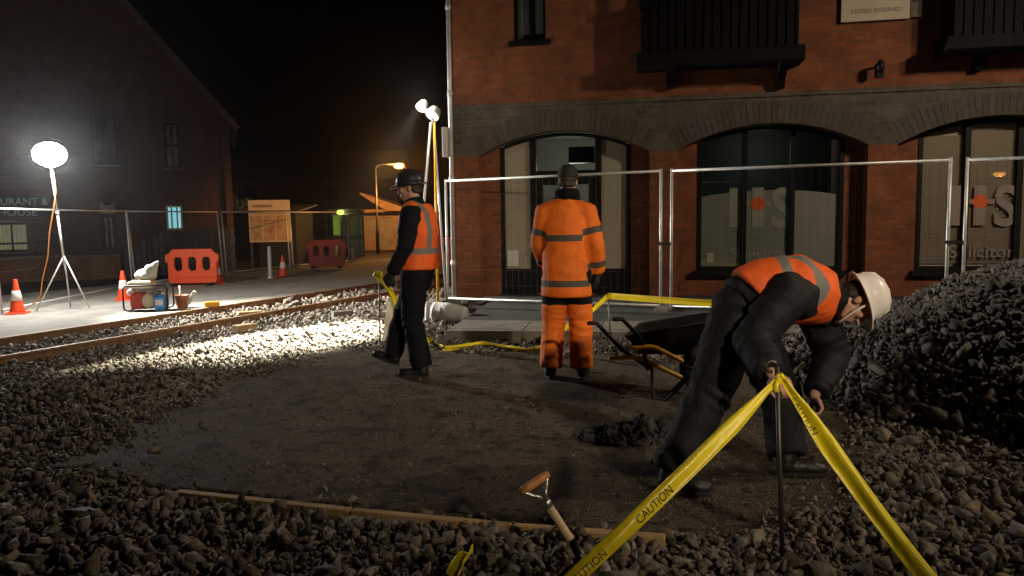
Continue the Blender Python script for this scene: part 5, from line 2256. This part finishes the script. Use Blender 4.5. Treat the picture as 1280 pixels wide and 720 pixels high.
# second floodlight tower behind the walking worker
p = at_z(538, 402, -.22)
B = V((-1.22, 11.6, -.25))
tw2 = thing('lighting_tower', 'tall narrow tripod work light beside the corner of the brick building', 'floodlight', B)
apex = at_y(541, 153, B.y) - B
feet = [at_y(517, 398, B.y - .1) - B, at_y(548, 398, B.y - .35) - B, at_y(560, 396, B.y + .5) - B]
for k, e in enumerate(feet):
    e.z = .0
    mb = MB()
    mb.smooth = True
    mb.tube([apex + V(((-.03, .02, .01)[k], 0, 0)), e], .019, 10)
    mb.build('leg', M['barrowyellow'] if k == 1 else M['galv'], tw2)
mb = MB()
mb.smooth = True
mb.tube([apex - V((0, 0, .25)), apex + V((0, 0, .10))], .026, 10)
mb.build('pole', M['steel'], tw2)
LT2 = V((-2.75, 9.35, -.15))
for (px, py, r) in ((527, 134, .085), (541, 143, .11)):
    c = at_y(px, py, B.y) - B
    dd = (LT2 - (B + c)).normalized()
    xx, yy, zz = basis(dd, (0, 0, 1))
    R = Matrix((xx, -zz, yy)).transposed()
    mb = MB()
    mb.lathe([(r * .3, -.14), (r * .75, -.10), (r, .0), (r * 1.04, .03), (r * .98, .035), (r * .9, .012)], c, 18, R)
    hd = mb.build('lamp_head', M['galv'], tw2)
    mb = MB()
    mb.lathe([(r * .2, .052), (r * .6, .046), (r * .9, .022), (r * .9, .014)], c, 18, R)
    mb.build('lamp_glass', M['lamp_warm'], hd)
a_, b_ = at_y(527, 134, B.y) - B, at_y(541, 143, B.y) - B
mb = MB()
mb.bar(a_ + V((-.02, .05, .03)), b_ + V((.09, .05, 0)), .03)
mb.bar(apex + V((0, 0, .05)), b_ + V((0, .06, 0)), .03)
mb.build('crossbar', M['steel'], tw2)
LB = B + (at_y(533, 139, B.y) - B) + (LT2 - B).normalized() * .2

# ------------------------------------------------------------------ generator and the things beside it
p = at_z(187, 389, -.25)
G = V((p.x, p.y, float(gz(p.x, p.y)) + .012))
ge = thing('generator', 'small open frame generator with cream tank on the concrete', 'generator', G, math.radians(10))
mb = MB()
mb.smooth = True
for y in (-.22, .22):
    mb.tube([(-.36, y, .04), (-.38, y, .1), (-.38, y, .42), (-.33, y, .48), (.33, y, .48), (.38, y, .42), (.38, y, .1), (.36, y, .04), (.30, y, .02), (-.30, y, .02), (-.36, y, .04)], .016, 8)
for x in (-.3, .3):
    mb.tube([(x, -.22, .02), (x, .22, .02)], .016, 8)
    mb.tube([(x, -.22, .48), (x, .22, .48)], .016, 8)
mb.build('frame', M['blackpaint'], ge)
mb = MB()
mb.box((-.32, -.18, .42), (.10, .18, .56))
tk = mb.build('fuel_tank', M['cream'], ge, bevel=.04)
mb = MB()
mb.lathe([(.04, .55), (.04, .585), (.03, .59)], (-.1, 0, 0), 14)
mb.build('fuel_cap', M['rubber'], tk)
mb = MB()
mb.box((-.27, -.16, .05), (-.08, .16, .34))
for k in range(5):
    mb.box((-.28, -.17, .09 + k * .05), (-.07, .17, .10 + k * .05))
mb.build('engine', mat('red_engine', (.35, .03, .02), .5), ge, bevel=.01)
mb = MB()
mb.lathe([(.02, -.2), (.11, -.2), (.13, -.17), (.14, -.12), (.14, .12), (.11, .16)], (.03, 0, .19), 20, Matrix.Rotation(PI / 2, 3, 'X'))
mb.build('alternator', M['cream'], ge)
mb = MB()
mb.box((.13, -.19, .06), (.31, .17, .40))
mb.build('control_box', M['steel'], ge, bevel=.012)
mb = MB()
mb.lathe([(.03, -.14), (.07, -.13), (.07, .13), (.03, .14)], (-.3, .08, .34), 14, Matrix.Rotation(PI / 2, 3, 'X'))
mb.build('silencer', M['galv'], ge)

# crumpled pale sack lying on the generator
mb = MB()
mb.ball((0, 0, .10), (.20, .12, .11))
mb.ball((.10, 0, .20), (.11, .09, .10))
mb.tube([(.1, 0, .2), (.19, .0, .30), (.22, .02, .33)], [.08, .05, .03], 10, 'round')
me = remeshed(mb, .018, 3)
wrinkle(me, .02, 9, 22, 3)
sk = mesh_obj('crumpled_sack', me, mat('grey_sack', (.42, .43, .40), .8, var=.2))
sk.location = G + V((-.06, .06, .555))
tag(sk, 'crumpled pale grey sack lying on top of the generator', 'sack')

p = at_z(204, 389, -.25)
jc = thing('fuel_can', 'bright blue fuel can with white label in front of the generator', 'fuel can', (p.x, p.y - .1, float(gz(p.x, p.y)) + .012), math.radians(8))
mb = MB()
mb.box((-.09, -.07, 0), (.09, .07, .27))
mb.box((-.05, -.05, .268), (.07, .05, .31), taper=.7)
mb.build('body', mat('blue_plastic', (.03, .22, .62), .45), jc, bevel=.02)
mb = MB()
mb.box((-.06, -.0745, .11), (.065, -.0705, .21))
mb.build('paper_label', M['white'], jc)
mb = MB()
mb.lathe([(.025, .30), (.025, .34), (.015, .345)], (.05, 0, 0), 12)
mb.build('cap', M['white'], jc)
mb = MB()
mb.smooth = True
mb.tube([(-.07, 0, .265), (-.06, 0, .33), (.0, 0, .335), (.03, 0, .30)], .012, 8)
mb.build('handle', M['steel'], jc)

p = at_z(228, 386, -.25)
tb = thing('tool_bucket', 'brown bucket with a pale tool handle sticking out beside the rail', 'bucket', (p.x, p.y, float(gz(p.x, p.y)) + .012))
mb = MB()
mb.lathe([(.10, 0), (.10, .01), (.135, .24), (.14, .245), (.128, .245), (.095, .02)], n=20)
mb.build('bucket', mat('brown_bucket', (.28, .10, .05), .6, var=.4), tb)
mb = MB()
mb.smooth = True
mb.tube([(-.02, 0, .03), (-.04, .02, .42)], .016, 8)
mb.build('tool_handle', M['ashwood'], tb)
mb = MB()
mb.box((-.03, -.03, .05), (.03, .03, .34), Matrix.Translation((.08, 0, .02)) @ Matrix.Rotation(.55, 4, 'Y'))
mb.build('tool', M['white'], tb, bevel=.008)

# packing blocks lying by the rails
for (px, py, z, L2, W2, H2, rz, m_, lb) in ((293, 382, -.10, .26, .12, .09, .3, 'barrowyellow', 'small yellow block resting on the far rail'),
                                            (312, 391, -.20, .42, .2, .05, .5, 'timber', 'thin timber packing plate between the rails'),
                                            (306, 414, -.2, .30, .2, .12, .9, 'timber', 'rough timber packing block in the ballast beside the near rail'),
                                            (428, 397, -.18, .34, .16, .10, .55, 'kerbstone', 'pale concrete block at the edge of the bright ballast')):
    p = at_z(px, py, z)
    mb = MB()
    mb.box((-L2 / 2, -W2 / 2, 0), (L2 / 2, W2 / 2, H2), taper=.95)
    b_ = mb.build('packing_block', M[m_], None, bevel=.01)
    b_.location = (p.x, p.y, z if m_ == 'barrowyellow' else float(gz(p.x, p.y)) + .01)
    if m_ == 'barrowyellow':
        s_ = side(p.x, p.y)
        q = tw(GAUGE, along(p.x, p.y), RZ + .003)
        b_.location = q
    b_.rotation_euler.z = rz
    tag(b_, lb, 'block')

# white drum lying behind the walking worker, and a white board
p = at_z(561, 404, -.02)
mb = MB()
mb.lathe([(.02, -.24), (.12, -.235), (.135, -.2), (.13, -.1), (.14, -.09), (.14, .09), (.13, .1), (.135, .2), (.12, .235), (.02, .24)], n=24)
me = mb.mesh()
wrinkle(me, .004, 8, 20)
dr = mesh_obj('white_drum', me, M['white'])
dr.matrix_world = Matrix.Translation((p.x, p.y + .1, .10)) @ Matrix.Rotation(math.radians(-15), 4, 'Z') @ Matrix.Rotation(math.radians(98), 4, 'Y')
tag(dr, 'white plastic drum lying on its side at the kerb', 'drum')
p = at_z(540, 403, -.05)
mb = MB()
mb.box((-.10, -.05, 0), (.10, .05, .30))
b_ = mb.build('white_post_block', M['white'], None, bevel=.02)
b_.location = (p.x, p.y, -.06)
b_.rotation_euler = (0, .05, .2)
tag(b_, 'upright white plastic block next to the lying drum', 'block')
p = at_z(481, 431, 0)
mb = MB()
mb.box((-.05, -.012, -.02), (.05, .012, .52), taper=.85)
b_ = mb.build('white_board', M['white'], None, bevel=.004)
b_.location = (p.x, p.y + .1, .0)
b_.rotation_euler = (-.25, .14, .1)
tag(b_, 'narrow white board leaning in the ballast behind the walking worker', 'board')

# ------------------------------------------------------------------ iron pins and yellow tape
def pin(a, b, label, r=.0085, hook=True):
    t = thing('iron_pin', label, 'iron pin', a)
    mb = MB()
    mb.smooth = True
    e = V(b) - V(a)
    mb.tube([V((0, 0, -.08)) - e * .02, e], r, 8)
    mb.build('rod', M['steel'], t)
    if hook:
        mb = MB()
        mb.smooth = True
        pts = [e + V((.022 * math.cos(k * .7) - .022, .0, .022 * math.sin(k * .7) + .0)) for k in range(8)]
        mb.tube(pts, r * .8, 8)
        mb.build('loop', M['steel'], t)
    return t


def ribbon(path, name_parent, width, seed, twist0=0.0, twist=.5, sag=0.0, wdir=(0, 0, 1), nseg=90, fold=.012, text=None, tsize=None, toff=.0022, tlow=0.0, s0=.12, nmax=9, flip=False, part='strip', taper_start=False):
    """plastic tape along path; returns the strip object"""
    path = [V(p) for p in path]
    cum = [0]
    for a, b in zip(path, path[1:]):
        cum.append(cum[-1] + (b - a).length)
    T = cum[-1]

    def frame_at(s):
        s = max(0, min(T, s))
        i = 0
        while i < len(path) - 2 and s > cum[i + 1]:
            i += 1
        k = (s - cum[i]) / max(1e-6, cum[i + 1] - cum[i])
        p = path[i].lerp(path[i + 1], k) - V((0, 0, sag * math.sin(PI * s / T)))
        d = (path[i + 1] - path[i]).normalized()
        u = V(wdir)
        u = (u - d * u.dot(d)).normalized()
        an = twist0 + twist * (noise.noise(V((s * 1.1, seed, 0)))) * 2
        u = Matrix.Rotation(an, 3, d) @ u
        return p, d, u, d.cross(u)

    def pos(s, w_, off=0.0):
        p, d, u, nn = frame_at(s)
        g = 1.0
        if taper_start:
            g = min(1.0, .30 + .7 * sstep(0, .28, s))
        c = fold * noise.noise(V((s * 2.2, w_ / width * 1.4 + seed, 3.3))) + fold * .8 * math.cos(w_ / width * 5 + s * 1.5 + seed) + fold * .35 * noise.noise(V((s * 9, w_ / width * 2 + seed, 8))) + fold * .25 * abs(noise.noise(V((s * 22 + w_ * 60, w_ / width * 1.2, seed))))
        return p + u * (w_ * float(g)) + nn * (c + off)

    nw = 12
    mb = MB()
    mb.smooth = True
    vs = []
    for i in range(nseg + 1):
        for j in range(nw + 1):
            vs.append(pos(T * i / nseg, (j / nw - .5) * width))
    mb.raw(vs, [(i * (nw + 1) + j, i * (nw + 1) + j + 1, (i + 1) * (nw + 1) + j + 1, (i + 1) * (nw + 1) + j) for i in range(nseg) for j in range(nw)])
    o_ = mb.build(part, M['yellow'], name_parent)
    sd = o_.modifiers.new('thick', 'SOLIDIFY')
    sd.thickness = .0012
    if text:
        while s0 < T - .1 and nmax > 0:
            nmax -= 1
            me = text_mesh(text, tsize, 'LEFT', 0.0)
            bm = bmesh.new()
            bm.from_mesh(me)
            bmesh.ops.triangulate(bm, faces=bm.faces[:])
            bmesh.ops.subdivide_edges(bm, edges=[e for e in bm.edges if e.calc_length() > .02], cuts=1)
            bmesh.ops.triangulate(bm, faces=bm.faces[:])
            ln = max(v.co.x for v in bm.verts)
            for v in bm.verts:
                v.co = pos(min(T, s0 + ((ln - v.co.x) if flip else v.co.x)), v.co.y - tsize * .36 + tlow, toff)
            bm.to_mesh(me)
            bm.free()
            mesh_obj('lettering', me, M['ink'], o_)
            s0 += ln + .16
    return o_


text_off = .0022
# pin in the foreground with two runs of tape
pb_ = at_z(979, 690, .05)
pt_ = at_y(971, 458, pb_.y + .01)
pin(pb_, pt_, 'thin dark iron pin standing in ballast in front of the bending worker', r=.0095)
tp = thing('hazard_tape', 'two taut runs of yellow caution tape tied to the foreground iron pin', 'tape', pb_)
nearL = at_y(640, 776, 2.75) - pb_
nearL.z = max(nearL.z, .0)
knot = at_y(972, 474, pb_.y - .02) - pb_
endL = at_y(584, 845, 2.45) - pb_
ribbon([knot, endL], tp, .060, 1.5, twist0=.25, twist=.25, sag=.02, wdir=(0.25, .45, 1), text='CAUTION', tsize=.040, toff=-.0022, tlow=-.006, s0=.60, nmax=2, flip=True, fold=.011, taper_start=True)
endR = at_y(1231, 812, 2.55) - pb_
ribbon([knot + V((.02, 0, 0)), endR], tp, .066, 4.2, twist0=.2, twist=.5, sag=.03, wdir=(0.4, .4, 1), text='CAUTION', tsize=.034, s0=.07, nmax=1, tlow=-.012, fold=.016, taper_start=True)
mb = MB()
mb.ball(knot + V((.0, -.003, .0)), (.013, .014, .020))
mb.tube([knot, knot + V((.012, -.012, .018)), knot + V((.020, -.018, .006))], [.010, .008, .004], 8, True)
mb.tube([knot, knot + V((-.010, -.014, -.018)), knot + V((-.012, -.016, -.045))], [.010, .009, .012], 8, True)
me = mb.mesh()
wrinkle(me, .006, 20, 60)
mesh_obj('knot', me, M['yellow'], tp)

# festoon of tape behind the work floor
pinA0, = (at_z(475, 431, 0.0),)
pinA1 = at_y(474, 343, pinA0.y)
pin(pinA0, pinA1, 'iron pin with yellow tape tied to its top beside the walking worker')
pinB0 = at_y(764, 425, 8.55)
pinB0.z = -.02
pinB1 = at_y(760, 369, 8.55)
pin(pinB0, pinB1, 'short leaning iron pin carrying yellow tape behind the wheelbarrow', hook=False)
pinC0 = at_y(1176, 400, 8.6)
pinC1 = at_y(1172, 374, 8.6)
pinC0.z = .08
pin(pinC0, pinC1, 'iron pin behind the crest of the gravel heap', hook=False)
ft = thing('warning_tape', 'slack yellow tape strung between the iron pins along the kerb', 'tape', pinA0)
o_ = V(pinA0)
p1 = [at_y(474, 344, pinA0.y - .02), at_y(483, 357, pinA0.y - .05), at_y(494, 374, pinA0.y + .1), at_y(500, 395, pinA0.y + .1), at_y(525, 420, pinA0.y), at_z(541, 428, .03), at_z(556, 436, .03)]
ribbon([p - o_ for p in p1], ft, .055, 2.0, twist=.8, wdir=(.7, 0, .6), nseg=50, fold=.02)
p2 = [at_z(556, 436, .03), at_z(600, 430, .05), at_z(660, 438, .035), at_z(675, 434, .04), at_y(700, 415, 7.5), at_y(716, 404, 7.9), at_y(742, 386, 8.4), at_y(760, 370, 8.53)]
ribbon([p - o_ for p in p2], ft, .05, 5.0, twist=.9, wdir=(.2, .5, .8), nseg=70, fold=.02)
p3 = [at_y(760, 370, 8.53), at_y(880, 379, 8.56), at_y(1000, 384, 8.58), at_y(1110, 382, 8.6), at_y(1172, 376, 8.6)]
ribbon([p - o_ for p in p3], ft, .075, 8.0, twist=.12, wdir=(0, .2, 1), nseg=70, fold=.008)
mb = MB()
mb.ball(p1[0] - o_, (.034, .03, .045))
mb.tube([p1[0] - o_, p1[0] - o_ + V((-.03, -.01, .03)), p1[0] - o_ + V((-.06, -.01, -.01))], [.02, .022, .012], 8, True)
me = mb.mesh()
wrinkle(me, .015, 18, 50)
mesh_obj('bow', me, M['yellow'], ft)

# torn scrap of tape in the foreground stones
p = at_z(578, 712, .07)
sc_t = thing('tape_scrap', 'torn scrap of yellow tape caught in the foreground ballast', 'tape scrap', p)
ribbon([(-.035, -.05, .0), (-.015, -.01, .03), (.012, .03, .055), (.02, .07, .05)], sc_t, .055, 6.0, twist=.9, wdir=(.9, 0, .5), nseg=18, fold=.02)

# ------------------------------------------------------------------ spade stuck in the ballast
sb = at_z(737, 712, .03)
st = at_y(668, 604, sb.y + .12)
sp = thing('spade', 'spade with wooden D handle stuck in the foreground ballast', 'spade', sb)
e = st - sb
dn = e.normalized()
sx = V((.86, .42, 0))
sx = (sx - dn * sx.dot(dn)).normalized()
sn = dn.cross(sx)
mb = MB()
mb.smooth = True
mb.tube([dn * .10, dn * (e.length * .78)], [.017, .0165], 12)
mb.build('shaft', M['ashwood'], sp)
gp = dn * (e.length * .76)
gt = dn * (e.length + .0)
hw = .062
gm = MB()
gm.smooth = True
gm.tube([dn * (e.length * .71), gp + dn * .03], [.0195, .017], 12)
for s_ in (-1, 1):
    gm.tube([gp + dn * .015, gp + dn * .055 + sx * s_ * hw * .55, gp + dn * .085 + sx * s_ * hw * 1.0, gt + sx * s_ * hw], [.012, .009, .008, .008], 8)
gm.build('grip_fork', M['brightsteel'], sp)
mb = MB()
mb.smooth = True
mb.tube([gt - sx * (hw + .012), gt - sx * hw * .5, gt + sx * hw * .5, gt + sx * (hw + .012)], [.015, .0185, .0185, .015], 12)
mb.build('grip', M['brownwood'], sp)
mb = MB()
mb.smooth = True
mb.tube([dn * .0 , dn * .13], [.024, .019], 12)
bl = []
for i in range(7):
    for j in range(7):
        a = -dn * (.27 * i / 6) + sx * ((j / 6 - .5) * .19) + sn * (.02 * ((j / 6 - .5) * 2) ** 2)
        bl.append(a + dn * .04)
mb.raw(bl, [(i * 7 + j, i * 7 + j + 1, (i + 1) * 7 + j + 1, (i + 1) * 7 + j) for i in range(6) for j in range(6)])
mb.build('blade', M['steel'], sp)

# ------------------------------------------------------------------ wheelbarrow
w0 = at_z(835, 491, 0.0)
wb_ = thing('wheelbarrow', 'black wheelbarrow with yellow tubular frame behind the bending worker', 'wheelbarrow', (w0.x, w0.y, .005), math.radians(-6))
wo = V(wb_.location)
WR = Matrix.Rotation(math.radians(6), 3, 'Z')
wq = lambda px, py, dy: WR @ (at_y(px, py, wo.y + dy) - wo)
mb = MB()
# tray: open pan
b0 = [wq(800, 447, -.22), wq(856, 463, -.22), wq(872, 452, .22), wq(818, 440, .22)]
t0 = [wq(783, 418, -.34), wq(906, 405, -.34), wq(912, 396, .34), wq(800, 410, .34)]
b0 = [V((p.x, (-.20, -.16, .16, .20)[i], max(.20, p.z))) for i, p in enumerate(b0)]
t0 = [V((p.x, (-.33, -.30, .30, .33)[i], p.z)) for i, p in enumerate(t0)]
t0[0].z, t0[3].z = .50, .50
t0[1].z, t0[2].z = .62, .62
b0[0].z, b0[3].z, b0[1].z, b0[2].z = .34, .34, .33, .33
mb.raw(b0 + t0, [(3, 2, 1, 0), (0, 1, 5, 4), (1, 2, 6, 5), (2, 3, 7, 6), (3, 0, 4, 7)])
tray = mb.build('tray', M['blackpaint'], wb_)
sd = tray.modifiers.new('thick', 'SOLIDIFY')
sd.thickness = .008
mb = MB()
mb.smooth = True
mb.tube(t0 + [t0[0]], .011, 8)
mb.build('rim', M['blackpaint'], tray)
for s_, pts in ((-1, ((763, 448), (797, 446), (852, 472))), (1, ((793, 435), (817, 433), (852, 451)))):
    mb = MB()
    mb.smooth = True
    y = -.20 if s_ < 0 else -.31
    P_ = [wq(px, py, y) for px, py in pts]
    pt2 = [P_[0], P_[0].lerp(P_[1], .85), P_[1] + (P_[2] - P_[1]) * .12, P_[2]]
    mb.tube(pt2, .0175, 10, 'round')
    mb.build('frame_tube', M['barrowyellow'], wb_)
    mb = MB()
    mb.smooth = True
    h1 = wq(746 if s_ < 0 else 778, 404 if s_ < 0 else 399, y * 1.4)
    h2 = wq(777 if s_ < 0 else 801, 437 if s_ < 0 else 423, y)
    mb.tube([h1 + V((-.06, 0, .0)), h1, h2, V((b0[0].x + .05, y, .25))], .016, 10, 'round')
    mb.build('handle', M['blackpaint'], wb_)
    mb = MB()
    mb.smooth = True
    lx = wq(817, 470, y).x
    mb.tube([(lx - .02, y, .28), (lx, y, .02), (lx + .10, y, .015)], .014, 8)
    mb.tube([(lx + .30, y, .22), (lx + .10, y, .015)], .012, 8)
    mb.build('leg', M['blackpaint'], wb_)
wc = V((wq(878, 480, 0).x, 0, .185))
mb = MB()
prof = []
for k in range(13):
    a = 2 * PI * k / 12
    prof.append((.14 + .045 * math.cos(a), .045 * math.sin(a)))
mb.lathe(prof, wc, 28, Matrix.Rotation(PI / 2, 3, 'X'))
wh = mb.build('wheel', M['rubber'], wb_)
mb = MB()
mb.lathe([(.02, -.05), (.03, -.03), (.108, -.022), (.108, .022), (.03, .03), (.02, .05)], wc, 24, Matrix.Rotation(PI / 2, 3, 'X'))
mb.build('rim', M['steel'], wh)
mb = MB()
mb.smooth = True
for s_ in (-1, 1):
    mb.tube([(wc.x, .07 * s_, wc.z), (wc.x - .2, .17 * s_, .25)], .013, 8)
mb.tube([(wc.x, -.09, wc.z), (wc.x, .09, wc.z)], .012, 8)
mb.build('fork', M['blackpaint'], wb_)
# pale sack behind the wheel
p = at_z(872, 470, 0)
mb = MB()
mb.ball((0, 0, .12), (.19, .15, .13))
me = remeshed(mb, .02, 2)
wrinkle(me, .02, 7, 18, 2)
s_ = mesh_obj('sand_sack', me, mat('sack_cloth', (.5, .33, .12), .85, var=.25, bump=.3))
s_.location = (p.x + .05, p.y + .55, .10)
tag(s_, 'small tan sack lying behind the wheelbarrow wheel', 'sack')

# ------------------------------------------------------------------ lights
WARM = (1.0, .80, .58)
lamp('SPOT', 'unseen_light', (10.0, 4.4, 6.4), (3.0, 6.6, 0), 1200, WARM, size=.15, spot=150, blend=1)  # street lamp out of frame on the right, without a post
lamp('SPOT', 'unseen_light', (8.6, 5.7, 5.6), (5.0, 9.6, 0.4), 560, WARM, size=.15, spot=104, blend=1)  # unseen spot added to brighten the right of the brick wall
lamp('SPOT', 'unseen_light', (4.0, -4.0, 3.9), (-.1, 6.3, 1.3), 2400, WARM, size=.15, spot=34, blend=1)  # unseen fill added behind the camera, cone narrowed to the workers
lamp('SPOT', 'unseen_light', (2.5, 24.0, 5.0), (-8.6, 28.4, 1.6), 6000, (1, .45, .12), size=.15, spot=26, blend=1)  # unseen sodium spot added behind the building, narrowed to the notice board
lamp('SPOT', 'floodlight_beam', LA, (-2.6, 13.6, -.2), 9000, (1, .94, .82), fl_, size=.22, spot=80, blend=.9)
lamp('POINT', 'floodlight_spill', LA + face * .05, None, 1100, (1, .96, .9), fl_, size=.2)
lamp('SPOT', 'tower_beam', LB, LT2, 33000, (1, .92, .72), tw2, size=.08, spot=42, blend=.9)
lamp('POINT', 'tower_spill', LB + V((0, 0, .15)), None, 30, (1, .94, .78), tw2, size=.08)
# ceiling lamp in the room behind the door
p = BC + EU * ((da + db) / 2) + EI * (RD + 1.6) + V((0, 0, 2.2))
lamp('POINT', 'room_light', p, None, 9, (1, .97, .85), bld, size=.2)

p = BC + EU * ((wins[1][0] + wins[1][1]) / 2) + EI * (RD + 1.9) + V((0, 0, 2.5))
lamp('POINT', 'room_light', p, None, 1.6, (.9, 1, .85), bld, size=.2)  # faint light added in the centre room to lift its upper panes

# added for lamp halos, a thin mist round everything
HAZE = 0.0005
mb = MB()
mb.box((-96, -46, -2.2), (96, 156, 14))
hz = mb.build('haze', bpy.data.materials.new('glow_volume'))
tag(hz, kind='stuff')
hm = hz.data.materials[0]
hm.use_nodes = True
N = hm.node_tree.nodes
N.remove(N['Principled BSDF'])
pv = N.new('ShaderNodeVolumePrincipled')
pv.inputs['Color'].default_value = (.9, .92, .95, 1)
pv.inputs['Density'].default_value = HAZE
pv.inputs['Anisotropy'].default_value = 0.92
hm.node_tree.links.new(pv.outputs[0], N['Material Output'].inputs['Volume'])
